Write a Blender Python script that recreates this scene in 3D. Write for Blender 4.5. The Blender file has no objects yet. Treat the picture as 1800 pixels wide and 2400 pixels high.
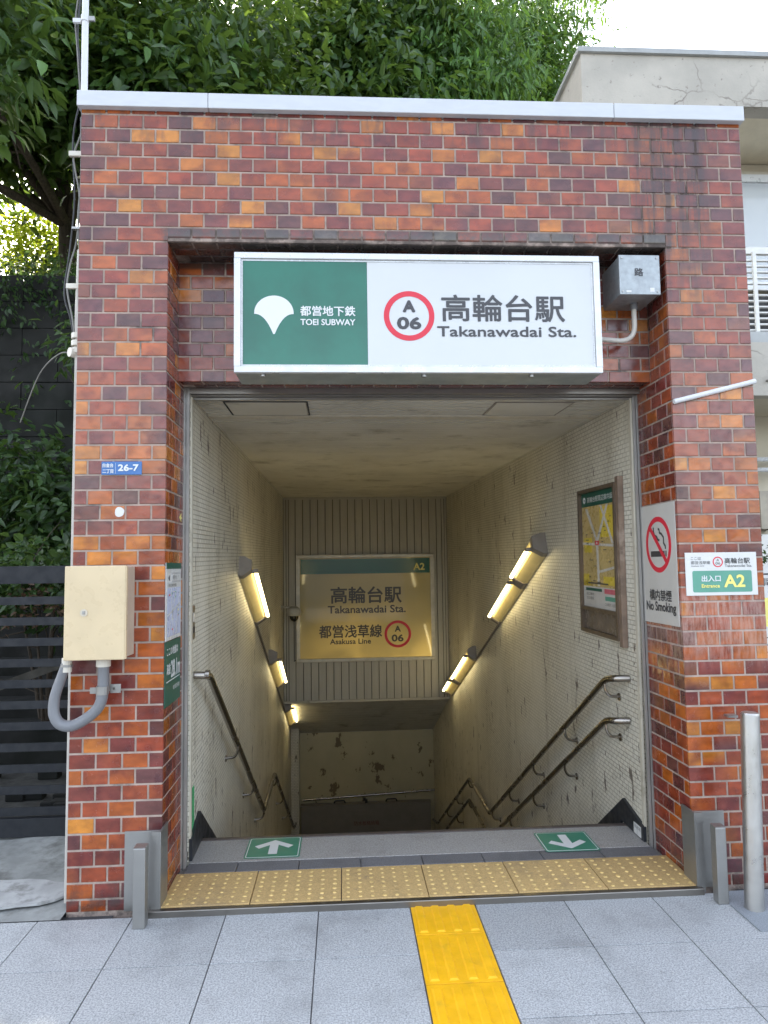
import bpy, bmesh, math, random
import numpy as np
from mathutils import Matrix, Vector
random.seed(7); rng = np.random.default_rng(11)
S = bpy.context.scene
COL = S.collection
R = math.radians

# ------------------------------------------------------------------ camera
CAM = (1.19965, -3.20237, 1.46293); YAW, PITCH, ROLL, FPX = 0.0585586, 0.0761910, -0.0141094, 1646.738
cy, sy, cp, sp = math.cos(YAW), math.sin(YAW), math.cos(PITCH), math.sin(PITCH)
fw = Vector((sy*cp, cy*cp, sp)); rt = Vector((cy, -sy, 0)); up = rt.cross(fw)
cr, sr = math.cos(ROLL), math.sin(ROLL)
r2 = rt*cr + up*sr; u2 = -rt*sr + up*cr
cam = bpy.data.cameras.new('camera'); camo = bpy.data.objects.new('camera', cam); COL.objects.link(camo)
cam.sensor_fit = 'VERTICAL'; cam.sensor_height = 24.0; cam.lens = FPX/2400*24
cam.clip_start = .05; cam.clip_end = 2000
m = Matrix(((r2.x, u2.x, -fw.x, CAM[0]), (r2.y, u2.y, -fw.y, CAM[1]), (r2.z, u2.z, -fw.z, CAM[2]), (0, 0, 0, 1)))
camo.matrix_world = m; S.camera = camo
# ------------------------------------------------------------------ light
SUN = Vector((-.40, .80, .78)).normalized()
W = bpy.data.worlds.new('World'); S.world = W; W.use_nodes = True
nt = W.node_tree; bg = nt.nodes['Background']
sky = nt.nodes.new('ShaderNodeTexSky'); sky.sky_type = 'NISHITA'; sky.sun_disc = False
sky.sun_elevation = math.asin(SUN.z); sky.sun_rotation = math.atan2(SUN.x, SUN.y)
sky.air_density = 1.; sky.dust_density = 3.; sky.ozone_density = 1.; sky.altitude = 30
hs = nt.nodes.new('ShaderNodeHueSaturation'); hs.inputs['Saturation'].default_value = .5; nt.links.new(sky.outputs[0], hs.inputs['Color']); nt.links.new(hs.outputs[0], bg.inputs[0]); bg.inputs[1].default_value = .15
sl = bpy.data.lights.new('sun', 'SUN'); sl.energy = 3.2; sl.angle = R(.5); sl.color = (1, .95, .86)
so = bpy.data.objects.new('sun', sl); COL.objects.link(so); so.rotation_euler = SUN.to_track_quat('Z', 'Y').to_euler(); so.location = (-6, 6, 12)
V = S.view_settings; V.view_transform = 'Standard'; V.look = 'None'; V.exposure = 2.5; V.gamma = 1; V.use_curve_mapping = False
S.render.engine = 'CYCLES'; S.cycles.use_denoising = True; S.cycles.max_bounces = 10; S.cycles.diffuse_bounces = 6
S.cycles.sample_clamp_indirect = 6

# ------------------------------------------------------------------ materials
def newmat(name):
    M = bpy.data.materials.new(name); M.use_nodes = True
    return M, M.node_tree, M.node_tree.nodes['Principled BSDF']
def nd(t, typ, **k):
    n = t.nodes.new(typ)
    for a, b in k.items(): setattr(n, a, b)
    return n
def noise(t, scale, detail=4, rough=.55, vec=None, stretch=None):
    n = nd(t, 'ShaderNodeTexNoise'); n.inputs['Scale'].default_value = scale; n.inputs['Detail'].default_value = detail; n.inputs['Roughness'].default_value = rough
    if vec is None: vec = nd(t, 'ShaderNodeNewGeometry').outputs['Position']
    if stretch:
        mp = nd(t, 'ShaderNodeMapping'); mp.inputs['Scale'].default_value = stretch; t.links.new(vec, mp.inputs[0]); vec = mp.outputs[0]
    t.links.new(vec, n.inputs['Vector']); return n.outputs['Fac']
def rng_(t, v, a, b, c=0., d=1., smooth=True):
    n = nd(t, 'ShaderNodeMapRange'); n.interpolation_type = 'SMOOTHSTEP' if smooth else 'LINEAR'
    t.links.new(v, n.inputs[0])
    for i, x in enumerate((a, b, c, d)): n.inputs[i+1].default_value = x
    return n.outputs[0]
def math_(t, op, a, b=None):
    n = nd(t, 'ShaderNodeMath', operation=op)
    for i, x in enumerate((a, b)):
        if x is None: continue
        if isinstance(x, (int, float)): n.inputs[i].default_value = x
        else: t.links.new(x, n.inputs[i])
    return n.outputs[0]
def mix(t, f, a, b, mode='MIX'):
    n = nd(t, 'ShaderNodeMix', data_type='RGBA', blend_type=mode); n.clamp_factor = True
    for s, x in ((0, f), (6, a), (7, b)):
        if isinstance(x, (int, float)): n.inputs[s].default_value = x
        elif isinstance(x, tuple): n.inputs[s].default_value = x+(1,) if len(x) == 3 else x
        else: t.links.new(x, n.inputs[s])
    return n.outputs[2]
def bump(t, h, st, dist, p):
    b = nd(t, 'ShaderNodeBump'); b.inputs['Strength'].default_value = st; b.inputs['Distance'].default_value = dist
    t.links.new(h, b.inputs['Height']); t.links.new(b.outputs[0], p.inputs['Normal']); return b
def simple(name, c, rough=.5, metal=0., var=.12, scale=8., bmp=0., bscale=60., dirt=None, dthr=(.55, .75), dscale=6., stretch=None, rvar=.1):
    M, t, p = newmat(name)
    f = noise(t, scale, 5, stretch=stretch); v = rng_(t, f, .3, .7, 1-var, 1+var)
    col = mix(t, 1., c, (1, 1, 1), 'MULTIPLY')
    n = nd(t, 'ShaderNodeVectorMath', operation='SCALE'); t.links.new(col, n.inputs[0]); t.links.new(v, n.inputs['Scale'])
    out = n.outputs[0]
    if dirt:
        d = rng_(t, noise(t, dscale, 8, .65, stretch=stretch), *dthr); out = mix(t, d, out, dirt)
    t.links.new(out, p.inputs['Base Color'])
    rr = rng_(t, noise(t, scale*2.3, 3), .3, .7, max(.02, rough-rvar), min(1, rough+rvar)); t.links.new(rr, p.inputs['Roughness'])
    p.inputs['Metallic'].default_value = metal
    if bmp: bump(t, noise(t, bscale, 6), .6, bmp, p)
    return M
def glow(name, c, s):
    M, t, p = newmat(name); p.inputs['Base Color'].default_value = c+(1,); p.inputs['Emission Color'].default_value = c+(1,); p.inputs['Emission Strength'].default_value = s
    return M
def box_mask(t, lims, soft):
    """1 inside a world box (x0,x1,z0,z1) with soft borders"""
    g = nd(t, 'ShaderNodeSeparateXYZ'); t.links.new(nd(t, 'ShaderNodeNewGeometry').outputs['Position'], g.inputs[0])
    x0, x1, z0, z1 = lims
    a = rng_(t, g.outputs[0], x0, x0+soft[0]); b = rng_(t, g.outputs[0], x1-soft[0], x1, 1, 0)
    c = rng_(t, g.outputs[2], z0, z0+soft[1]); d = rng_(t, g.outputs[2], z1-soft[2], z1, 1, 0)
    return math_(t, 'MULTIPLY', math_(t, 'MULTIPLY', a, b), math_(t, 'MULTIPLY', c, d))
def weather(t, col, amt=1.):
    """grime running down from the coping at the upper right, lime bloom on the right pier, soot on the lintel course"""
    st = rng_(t, noise(t, 1., 7, .7, stretch=(26, 26, 2.2)), .36, .6)
    blot = rng_(t, noise(t, 9, 6, .7), .38, .62)
    m1 = math_(t, 'MULTIPLY', box_mask(t, (2.55, 3.05, 2.2, 3.75), (.12, 1.1, .02)), math_(t, 'MAXIMUM', st, math_(t, 'MULTIPLY', blot, .6)))
    col = mix(t, math_(t, 'MULTIPLY', m1, .86*amt), col, (.04, .026, .024))
    m2 = math_(t, 'MULTIPLY', box_mask(t, (-.1, 3.3, 3.35, 3.7), (.05, .22, .01)), rng_(t, noise(t, 1., 6, .7, stretch=(14, 14, 3)), .48, .62))
    col = mix(t, math_(t, 'MULTIPLY', m2, .5*amt), col, (.06, .04, .035))
    m3 = math_(t, 'MULTIPLY', box_mask(t, (.36, 2.82, 2.93, 3.05), (.03, .02, .02)), rng_(t, noise(t, 13, 5, .7), .3, .6))
    col = mix(t, math_(t, 'MULTIPLY', m3, .8*amt), col, (.05, .04, .034))
    m4 = math_(t, 'MULTIPLY', box_mask(t, (2.74, 3.3, .92, 1.38), (.03, .2, .1)), rng_(t, noise(t, 1., 6, .7, stretch=(60, 60, 9)), .34, .62))
    col = mix(t, math_(t, 'MULTIPLY', m4, .42*amt), col, (.55, .40, .34))
    m5 = math_(t, 'MULTIPLY', box_mask(t, (-.1, 3.3, -.1, .2), (.05, .01, .18)), rng_(t, noise(t, 16, 6, .7), .42, .6))
    return mix(t, math_(t, 'MULTIPLY', m5, .6*amt), col, (.05, .04, .035))
def glazed():
    M, t, p = newmat('glazed_brick')
    a = nd(t, 'ShaderNodeAttribute', attribute_name='tint')
    n1 = rng_(t, noise(t, 1., 4, .5, stretch=(9, 9, 26)), .3, .7, .80, 1.18)
    n2 = rng_(t, noise(t, 34, 3, .5), .3, .7, .93, 1.07)
    v = nd(t, 'ShaderNodeVectorMath', operation='SCALE'); t.links.new(a.outputs['Color'], v.inputs[0]); t.links.new(math_(t, 'MULTIPLY', n1, n2), v.inputs['Scale'])
    v0 = v; v = nd(t, 'ShaderNodeVectorMath', operation='ADD'); v.inputs[1].default_value = (0, 0, 0); t.links.new(mix(t, math_(t, 'MULTIPLY', rng_(t, noise(t, 11, 3, .5), .45, .66), .6), v0.outputs[0], mix(t, 1., v0.outputs[0], (.52, .36, .60), 'MULTIPLY')), v.inputs[0])
    spk = rng_(t, noise(t, 210, 3, .6), .66, .74)
    col = mix(t, math_(t, 'MULTIPLY', spk, .35), v.outputs[0], (.5, .36, .26))
    t.links.new(weather(t, col), p.inputs['Base Color'])
    t.links.new(rng_(t, noise(t, 22, 5), .3, .7, .12, .30), p.inputs['Roughness'])
    p.inputs['Specular IOR Level'].default_value = .6
    bump(t, math_(t, 'ADD', noise(t, 22, 2), math_(t, 'MULTIPLY', noise(t, 160, 4), .1)), .45, .0018, p); return M
def mortar():
    M, t, p = newmat('mortar')
    c = mix(t, rng_(t, noise(t, 12, 6), .35, .65), (.43, .335, .28), (.31, .245, .205))
    c = mix(t, rng_(t, noise(t, 5, 7, .7), .56, .68), c, (.16, .14, .125))
    t.links.new(weather(t, c), p.inputs['Base Color']); p.inputs['Roughness'].default_value = .9
    bump(t, noise(t, 180, 4), .7, .002, p); return M
def mosaic():
    """cream paint over small mosaic tiles, flaking"""
    M, t, p = newmat('painted_mosaic')
    g = nd(t, 'ShaderNodeSeparateXYZ'); tc = nd(t, 'ShaderNodeTexCoord'); t.links.new(tc.outputs['Object'], g.inputs[0])
    cx = nd(t, 'ShaderNodeCombineXYZ'); t.links.new(math_(t, 'ADD', g.outputs[0], g.outputs[1]), cx.inputs[0]); t.links.new(g.outputs[2], cx.inputs[1])
    b = nd(t, 'ShaderNodeTexBrick'); b.offset = .5; b.inputs['Scale'].default_value = 1
    b.inputs['Brick Width'].default_value = .05; b.inputs['Row Height'].default_value = .0245; b.inputs['Mortar Size'].default_value = .0026; b.inputs['Mortar Smooth'].default_value = .3
    b.inputs['Color1'].default_value = (.9, .9, .9, 1); b.inputs['Color2'].default_value = (1, 1, 1, 1); b.inputs['Mortar'].default_value = (.46, .43, .38, 1)
    t.links.new(cx.outputs[0], b.inputs['Vector'])
    base = mix(t, rng_(t, noise(t, 1.4, 6, .6, stretch=(1, 1.4, .6)), .3, .7), (.66, .625, .525), (.75, .72, .625))
    worn = rng_(t, noise(t, 2.3, 5), .32, .65, .5, 1.)
    joint = mix(t, worn, (1, 1, 1), b.outputs['Color'], 'MULTIPLY')
    col = mix(t, 1., base, joint, 'MULTIPLY')
    run = rng_(t, noise(t, 1., 6, .7, stretch=(5, 5, .5)), .5, .72)
    col = mix(t, math_(t, 'MULTIPLY', run, .4), col, (.30, .26, .18))
    fl = rng_(t, noise(t, 1., 7, .62, stretch=(13, 13, 5)), .63, .655)
    fl2 = rng_(t, noise(t, 1., 8, .7, stretch=(38, 38, 22)), .585, .615)
    patch = rng_(t, noise(t, 1.1, 4), .54, .62)
    fl = math_(t, 'MAXIMUM', fl, math_(t, 'MULTIPLY', fl2, patch))
    col = mix(t, math_(t, 'MULTIPLY', fl, .9), col, (.11, .085, .065))
    t.links.new(col, p.inputs['Base Color']); p.inputs['Roughness'].default_value = .5
    h = math_(t, 'SUBTRACT', math_(t, 'MULTIPLY', b.outputs['Fac'], -1.), math_(t, 'MULTIPLY', fl, .6))
    bump(t, math_(t, 'ADD', h, math_(t, 'MULTIPLY', noise(t, 40, 4), .5)), .9, .0022, p); return M
def granite(name, c0, c1, spk, bump_d=.0006, dirt=(.2, .19, .18), scale=210):
    M, t, p = newmat(name)
    oi = nd(t, 'ShaderNodeObjectInfo')
    c = mix(t, rng_(t, noise(t, scale, 3, .7), .38, .62), c0, c1)
    c = mix(t, rng_(t, noise(t, scale*1.7, 2, .7), .60, .68), c, spk)
    c = mix(t, math_(t, 'MULTIPLY', rng_(t, noise(t, 2.6, 7, .66), .48, .72), .55), c, dirt)
    c = mix(t, math_(t, 'MULTIPLY', rng_(t, noise(t, 17, 7, .72), .60, .70), .45), c, (.10, .095, .09))
    v = nd(t, 'ShaderNodeVectorMath', operation='SCALE'); t.links.new(c, v.inputs[0]); t.links.new(rng_(t, oi.outputs['Random'], 0, 1, .9, 1.08, False), v.inputs['Scale'])
    t.links.new(v.outputs[0], p.inputs['Base Color']); p.inputs['Roughness'].default_value = .62
    bump(t, noise(t, scale*1.3, 4), .6, bump_d, p); return M
def leafmat(name, dark, light, tl):
    M, t, p = newmat(name)
    a = nd(t, 'ShaderNodeAttribute', attribute_name='tint'); g = nd(t, 'ShaderNodeSeparateXYZ'); t.links.new(a.outputs['Vector'], g.inputs[0])
    col = mix(t, g.outputs[0], dark, light); col = mix(t, g.outputs[1], col, tuple(min(1, x*1.9) for x in light))
    t.links.new(col, p.inputs['Base Color']); p.inputs['Roughness'].default_value = .38; p.inputs['Specular IOR Level'].default_value = .45
    tr = nd(t, 'ShaderNodeBsdfTranslucent'); t.links.new(mix(t, .5, col, tl), tr.inputs[0])
    ms = nd(t, 'ShaderNodeMixShader'); ms.inputs[0].default_value = .34
    t.links.new(p.outputs[0], ms.inputs[1]); t.links.new(tr.outputs[0], ms.inputs[2])
    t.links.new(ms.outputs[0], t.nodes['Material Output'].inputs[0]); return M
def steel(name, c=(.52, .52, .53), rough=.3, st=(2, 2, 90), metal=1., bmp=True):
    M, t, p = newmat(name); p.inputs['Metallic'].default_value = metal
    t.links.new(mix(t, rng_(t, noise(t, 3, 4, .6), .4, .75), c, tuple(x*.86 for x in c)), p.inputs['Base Color'])
    f = noise(t, 1., 4, .7, stretch=tuple(x*6 for x in st)); t.links.new(rng_(t, f, .3, .7, rough-.08, rough+.12), p.inputs['Roughness'])
    
    if bmp: bump(t, f, .15, .0004, p)
    return M

MB_ = glazed(); MORT = mortar(); MOS = mosaic()
WHITE = simple('white_paint', (.62, .63, .64), .35, var=.03, bmp=.0002, dirt=(.55, .54, .52), dthr=(.66, .8))
COPE = simple('white_coping_metal', (.54, .56, .58), .4, var=.03, dirt=(.5, .5, .5), dthr=(.62, .8), stretch=(1.5, 1.5, 6))
ALU = simple('sign_frame_aluminium', (.60, .61, .61), .35, .25, var=.04)
def lit_panel(name, c, e):
    M, t, p = newmat(name); f = rng_(t, noise(t, 2.2, 3), .3, .7, .93, 1.05)
    v = nd(t, 'ShaderNodeVectorMath', operation='SCALE'); v.inputs[0].default_value = c; t.links.new(f, v.inputs['Scale'])
    t.links.new(v.outputs[0], p.inputs['Base Color']); p.inputs['Roughness'].default_value = .16
    p.inputs['Emission Color'].default_value = c+(1,); p.inputs['Emission Strength'].default_value = e; return M
PANW = simple('sign_white_acrylic', (.56, .575, .575), .14, var=.02, scale=2, rvar=.03)
PANG = simple('sign_green_acrylic', (.010, .125, .080), .12, var=.16, scale=3, rvar=.03)  # mottled tone paints in soft reflections of the surroundings
EMBW = simple('print_white', (.66, .68, .68), .42, var=.01, rvar=.02)
INK = simple('print_charcoal', (.045, .045, .05), .42, var=.05, rvar=.02)
RED = simple('print_red', (.62, .02, .045), .42, var=.03, rvar=.02)
GRN = simple('print_green', (.03, .20, .13), .42, var=.04, rvar=.02)
GRNL = simple('print_pale_green', (.10, .30, .22), .42, var=.05, rvar=.02)
GRND = simple('print_dark_green', (.008, .085, .06), .42, var=.05, rvar=.02)
YEL = simple('print_yellow', (.80, .72, .20), .42, var=.03, rvar=.02)
BLUE = simple('enamel_blue', (.03, .13, .36), .25, var=.06)
PLW = simple('plate_white', (.62, .62, .60), .35, var=.03, dirt=(.5, .48, .44), dthr=(.64, .8))
PLW2 = simple('plate_off_white', (.52, .50, .46), .4, var=.03, dirt=(.42, .40, .35), dthr=(.6, .8))
GUIDE = simple('guide_grey_metal', (.33, .32, .30), .4, .4, var=.12, stretch=(3, 3, .5))
STEEL = steel('brushed_steel', (.35, .345, .33), .38, metal=.8); STEELH = steel('handrail_steel', (.36, .33, .29), .22, (.4, .4, .4), bmp=False); STEELD = steel('dull_steel', (.36, .34, .32), .4)
BOLL = steel('bollard_steel', (.47, .46, .44), .34, (3, 3, 3), metal=.9, bmp=False)
GALV = simple('galvanised_steel', (.32, .345, .355), .45, .5, var=.10, scale=26, dirt=(.24, .25, .26), dthr=(.5, .8), dscale=18)
CAB = simple('cream_cabinet_paint', (.60, .48, .30), .32, var=.04, bmp=.0002, dirt=(.45, .36, .25), dthr=(.64, .82))
GREY = simple('grey_pvc', (.17, .175, .185), .4, var=.1); PIPE = simple('beige_pvc', (.50, .47, .42), .5, var=.1, dirt=(.25, .23, .2))
CAPW = simple('socket_off_white', (.62, .58, .50), .5, var=.08); BLACKC = simple('black_cable', (.02, .02, .022), .5)
CABL = simple('grey_cable', (.17, .165, .15), .5)
CEIL = simple('ceiling_slat_paint', (.56, .535, .46), .55, var=.08, scale=2, dirt=(.22, .19, .14), dthr=(.5, .8), dscale=3)
CEILD = simple('ceiling_void', (.06, .055, .045), .9)
TRIM = simple('ceiling_trim_paint', (.52, .48, .39), .45, var=.06, dirt=(.3, .26, .19))
SID = simple('siding_paint', (.42, .395, .335), .5, var=.06, scale=3, dirt=(.27, .24, .18), dthr=(.55, .85), stretch=(6, 6, .6))
FARW = simple('cream_plaster', (.46, .41, .26), .6, var=.08, scale=2, dirt=(.16, .12, .07), dthr=(.60, .625), dscale=5, stretch=(1, 1, .7))
BOARD = simple('flood_board_grey', (.22, .20, .17), .5, var=.06)
CONC = simple('step_concrete', (.20, .19, .17), .8, var=.12, bmp=.001)
DKMET = simple('black_skirting', (.02, .023, .028), .42, var=.15, bmp=.0004)
FENCE = simple('fence_black_paint', (.006, .008, .012), .65, var=.1)
STONEL = granite('nosing_granite', (.40, .385, .365), (.26, .25, .235), (.50, .49, .47), .0012, (.13, .12, .11), 130)
STONED = granite('dark_band_stone', (.17, .17, .178), (.115, .115, .122), (.25, .25, .26), .0006, (.05, .05, .05), 190)
PAVE = granite('paving_granite', (.48, .495, .50), (.27, .28, .285), (.09, .095, .10), .0010, (.21, .215, .215), 150)
YST = simple('guide_tile_yellow', (.84, .44, .006), .5, var=.06, scale=14, bmp=.0005, dirt=(.58, .33, .02), dthr=(.52, .8), dscale=9)
OCH = granite('ochre_warning_tile', (.56, .38, .16), (.43, .29, .12), (.64, .47, .24), .0009, (.20, .15, .10), 120)
DOT = simple('ochre_dome', (.66, .47, .18), .45, var=.14, scale=30, dirt=(.36, .25, .12), dthr=(.5, .7))
DIRT = simple('soil', (.035, .028, .02), .95, var=.35, bmp=.01, bscale=20)
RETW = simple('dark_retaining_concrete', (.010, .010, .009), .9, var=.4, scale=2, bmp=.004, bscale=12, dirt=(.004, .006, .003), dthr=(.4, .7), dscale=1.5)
ASPH = simple('asphalt', (.05, .05, .052), .9, var=.2, bmp=.003, bscale=90)
APRON = simple('rough_concrete', (.27, .28, .27), .85, var=.22, scale=4, bmp=.004, bscale=22, dirt=(.13, .13, .12), dthr=(.45, .7), dscale=5)
PATCH = simple('light_cement_patch', (.36, .365, .36), .85, var=.15, scale=7, bmp=.003, bscale=30, dirt=(.2, .2, .19), dthr=(.5, .7), dscale=8)
BARK = simple('bark', (.055, .042, .03), .9, var=.35, scale=14, bmp=.008, bscale=30, stretch=(3, 3, .6))
WALLB = simple('neighbour_render', (.52, .47, .36), .75, var=.06, scale=2, bmp=.001, dirt=(.40, .36, .30), dthr=(.52, .8), dscale=2)
def cracked():
    M, t, p = newmat('cracked_concrete')
    c = mix(t, rng_(t, noise(t, 2.5, 6), .3, .7), (.49, .455, .39), (.39, .365, .315))
    c = mix(t, rng_(t, noise(t, 17, 7, .7), .60, .68), c, (.26, .23, .20))
    vo = nd(t, 'ShaderNodeTexVoronoi', feature='DISTANCE_TO_EDGE'); vo.inputs['Scale'].default_value = 1.35
    n = nd(t, 'ShaderNodeTexNoise'); n.inputs['Scale'].default_value = 3.; n.inputs['Detail'].default_value = 6
    pos = nd(t, 'ShaderNodeNewGeometry').outputs['Position']; t.links.new(pos, n.inputs['Vector'])
    vm = nd(t, 'ShaderNodeVectorMath', operation='MULTIPLY_ADD'); t.links.new(n.outputs['Color'], vm.inputs[0]); vm.inputs[1].default_value = (.35, .35, .35); t.links.new(pos, vm.inputs[2])
    t.links.new(vm.outputs[0], vo.inputs['Vector'])
    cr = rng_(t, vo.outputs['Distance'], .0, .016, 1, 0); cr = math_(t, 'MULTIPLY', cr, rng_(t, noise(t, .8, 3), .46, .56))
    c = mix(t, math_(t, 'MULTIPLY', cr, .75), c, (.14, .12, .10)); t.links.new(c, p.inputs['Base Color']); p.inputs['Roughness'].default_value = .85
    bump(t, math_(t, 'SUBTRACT', noise(t, 50, 5), cr), .6, .004, p); return M
CRACK = cracked()
FLASH = simple('grey_flashing', (.34, .35, .34), .5, var=.1)
CURT = simple('pale_curtain', (.55, .54, .47), .8, var=.1, scale=1., stretch=(30, 30, 1))
def glassm():
    M, t, p = newmat('window_glass'); p.inputs['Base Color'].default_value = (.8, .85, .9, 1); p.inputs['Roughness'].default_value = .03
    p.inputs['Transmission Weight'].default_value = .0; p.inputs['Alpha'].default_value = .35; p.inputs['Specular IOR Level'].default_value = .9; return M
GLASS = glassm()
DARK = simple('dark_interior', (.02, .02, .022), .8)
LOUV = simple('louvre_white', (.66, .65, .61), .45, var=.06)
BRNZ = simple('bronze_frame', (.13, .095, .065), .42, .3, var=.15); WOOD = simple('worn_brown_edge', (.20, .14, .10), .6, var=.25, scale=9, dirt=(.36, .28, .22), dthr=(.55, .7))
MAPY = simple('map_sand', (.50, .37, .15), .3, var=.1); MAPB = simple('map_yellow', (.62, .47, .06), .3, var=.06); MAPR = simple('map_road_white', (.55, .52, .46), .3)
def backlit():
    M, t, p = newmat('backlit_acrylic'); p.inputs['Base Color'].default_value = (.31, .285, .175, 1); p.inputs['Roughness'].default_value = .06
    g = nd(t, 'ShaderNodeSeparateXYZ'); t.links.new(nd(t, 'ShaderNodeNewGeometry').outputs['Position'], g.inputs[0])
    low = rng_(t, g.outputs[2], .05, 1.15, 1., .10); side = rng_(t, g.outputs[0], .6, 1.7, .35, 1.); pat = rng_(t, noise(t, 1.6, 3), .3, .7, .5, 1.2)
    e = math_(t, 'MULTIPLY', math_(t, 'MULTIPLY', low, side), pat); p.inputs['Emission Color'].default_value = (1, .62, .12, 1); t.links.new(math_(t, 'MULTIPLY', e, .075), p.inputs['Emission Strength']); return M
TUBE = glow('fluorescent_tube', (1., .84, .45), 2.4)
REFL = simple('reflector_cream', (.72, .60, .30), .4, var=.05); HOUS = simple('lamp_end_grey', (.25, .22, .19), .5, var=.1)
CAMW = simple('camera_housing', (.40, .39, .36), .4); SMOKE = simple('smoked_dome', (.015, .015, .015), .1)
BSGN = backlit(); BSGNG = lit_panel('lit_sign_green', (.006, .075, .05), .01)
LEAFA = leafmat('broad_leaves', (.022, .060, .014), (.065, .135, .030), (.30, .42, .05))
LEAFB = leafmat('hanging_leaves', (.030, .085, .016), (.085, .190, .035), (.34, .50, .06))
LEAFC = leafmat('shrub_leaves', (.014, .040, .012), (.045, .095, .024), (.20, .30, .05))
LEAFD = leafmat('sun_toned_leaves', (.16, .24, .02), (.34, .42, .03), (.80, .85, .05))  # bright yellow-green base with sunlight painted into the leaf colour
LITT = leafmat('leaf_litter', (.06, .035, .02), (.17, .11, .07), (.2, .1, .05))
STICK = simple('green_sticker', (.05, .38, .14), .4, var=.3, scale=30)

# ------------------------------------------------------------------ mesh helpers
PIV = Vector((1.58, .37, 1.5))
MI = Matrix.Translation(PIV) @ Matrix.Rotation(R(.62), 4, 'Z') @ Matrix.Rotation(R(.87), 4, 'X') @ Matrix.Translation(-PIV)
class MB:
    def __init__(s): s.v = []; s.f = []; s.t = []
    def add(s, vs, fs, tint=None):
        o = len(s.v); s.v += [tuple(v) for v in vs]; s.f += [tuple(o+i for i in f) for f in fs]
        s.t += tint if tint is not None else [(0, 0, 0)]*len(vs); return s
    def box(s, x0, x1, y0, y1, z0, z1, bev=0.):
        if bev <= 0:
            v = [(x, y, z) for x in (x0, x1) for y in (y0, y1) for z in (z0, z1)]
            return s.add(v, [(0, 1, 3, 2), (4, 6, 7, 5), (0, 4, 5, 1), (2, 3, 7, 6), (0, 2, 6, 4), (1, 5, 7, 3)])
        bm = bmesh.new(); bmesh.ops.create_cube(bm, size=1)
        for v in bm.verts: v.co = Vector(((x0+x1)/2+v.co.x*(x1-x0), (y0+y1)/2+v.co.y*(y1-y0), (z0+z1)/2+v.co.z*(z1-z0)))
        bmesh.ops.bevel(bm, geom=bm.edges[:], offset=bev, segments=2, affect='EDGES', profile=.5)
        s.frombm(bm); return s
    def frombm(s, bm):
        bm.verts.index_update(); s.add([v.co[:] for v in bm.verts], [tuple(v.index for v in f.verts) for f in bm.faces]); bm.free()
    def tube(s, pts, r, n=10, cap=True):
        P = [Vector(p) for p in pts]; rs = r if isinstance(r, (list, tuple)) else [r]*len(P)
        T = [(P[min(i+1, len(P)-1)]-P[max(i-1, 0)]).normalized() for i in range(len(P))]
        u = T[0].orthogonal().normalized(); vs = []; 
        for i, p in enumerate(P):
            u = (u - T[i]*u.dot(T[i])).normalized(); w = T[i].cross(u)
            vs += [p+(u*math.cos(2*math.pi*k/n)+w*math.sin(2*math.pi*k/n))*rs[i] for k in range(n)]
        fs = [(i*n+k, i*n+(k+1) % n, (i+1)*n+(k+1) % n, (i+1)*n+k) for i in range(len(P)-1) for k in range(n)]
        if cap: fs += [tuple(range(n))[::-1], tuple((len(P)-1)*n+k for k in range(n))]
        return s.add(vs, fs)
    def prism(s, poly, O, X, Y, N, d):
        """flat polygon (2-D points in metres) in plane O,X,Y pushed out by d along N"""
        n = len(poly); a = [O+X*p[0]+Y*p[1] for p in poly]; b = [q+N*d for q in a]
        return s.add(a+b, [tuple(range(n))[::-1], tuple(range(n, 2*n))]+[(i, (i+1) % n, n+(i+1) % n, n+i) for i in range(n)])
    def build(s, name, mat, parent=None, base=(0, 0, 0), smooth=False, interior=False):
        b = Vector(base) if parent is None else Vector(parent['_b'])
        me = bpy.data.meshes.new(name); me.from_pydata([(Vector(v)-b)[:] for v in s.v], [], s.f)
        if any(t != (0, 0, 0) for t in s.t):
            at = me.attributes.new('tint', 'FLOAT_COLOR', 'POINT'); at.data.foreach_set('color', [c for t in s.t for c in (*t, 1)])
        me.materials.append(mat)
        if smooth:
            me.polygons.foreach_set('use_smooth', [True]*len(me.polygons))
            me.set_sharp_from_angle(angle=R(38))
        o = bpy.data.objects.new(name, me); COL.objects.link(o)
        if parent is not None: o.parent = parent; o['_b'] = parent['_b']
        else:
            o['_b'] = list(base); o.matrix_world = (MI if interior else Matrix()) @ Matrix.Translation(b)
        return o
def tag(o, label=None, cat=None, group=None, kind=None):
    if label: o['label'] = label
    if cat: o['category'] = cat
    if group: o['group'] = group
    if kind: o['kind'] = kind
    return o
def thing(name, base, label=None, cat=None, group=None, kind=None, interior=False):
    o = bpy.data.objects.new(name, None); COL.objects.link(o); o['_b'] = list(base)
    o.empty_display_size = .1; o.matrix_world = (MI if interior else Matrix()) @ Matrix.Translation(Vector(base))
    return tag(o, label, cat, group, kind)
def arc(a, b, c, k=6):
    """points of a rounded corner a-b-c (quadratic)"""
    a, b, c = Vector(a), Vector(b), Vector(c)
    return [a*(1-t)**2+b*2*t*(1-t)+c*t*t for t in [i/k for i in range(k+1)]]
def rounded(pts, rad, k=6):
    P = [Vector(p) for p in pts]; out = [P[0]]
    for i in range(1, len(P)-1):
        d0 = (P[i-1]-P[i]); d1 = (P[i+1]-P[i]); r = min(rad, d0.length*.45, d1.length*.45)
        out += arc(P[i]+d0.normalized()*r, P[i], P[i]+d1.normalized()*r, k)
    return out+[P[-1]]
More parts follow.
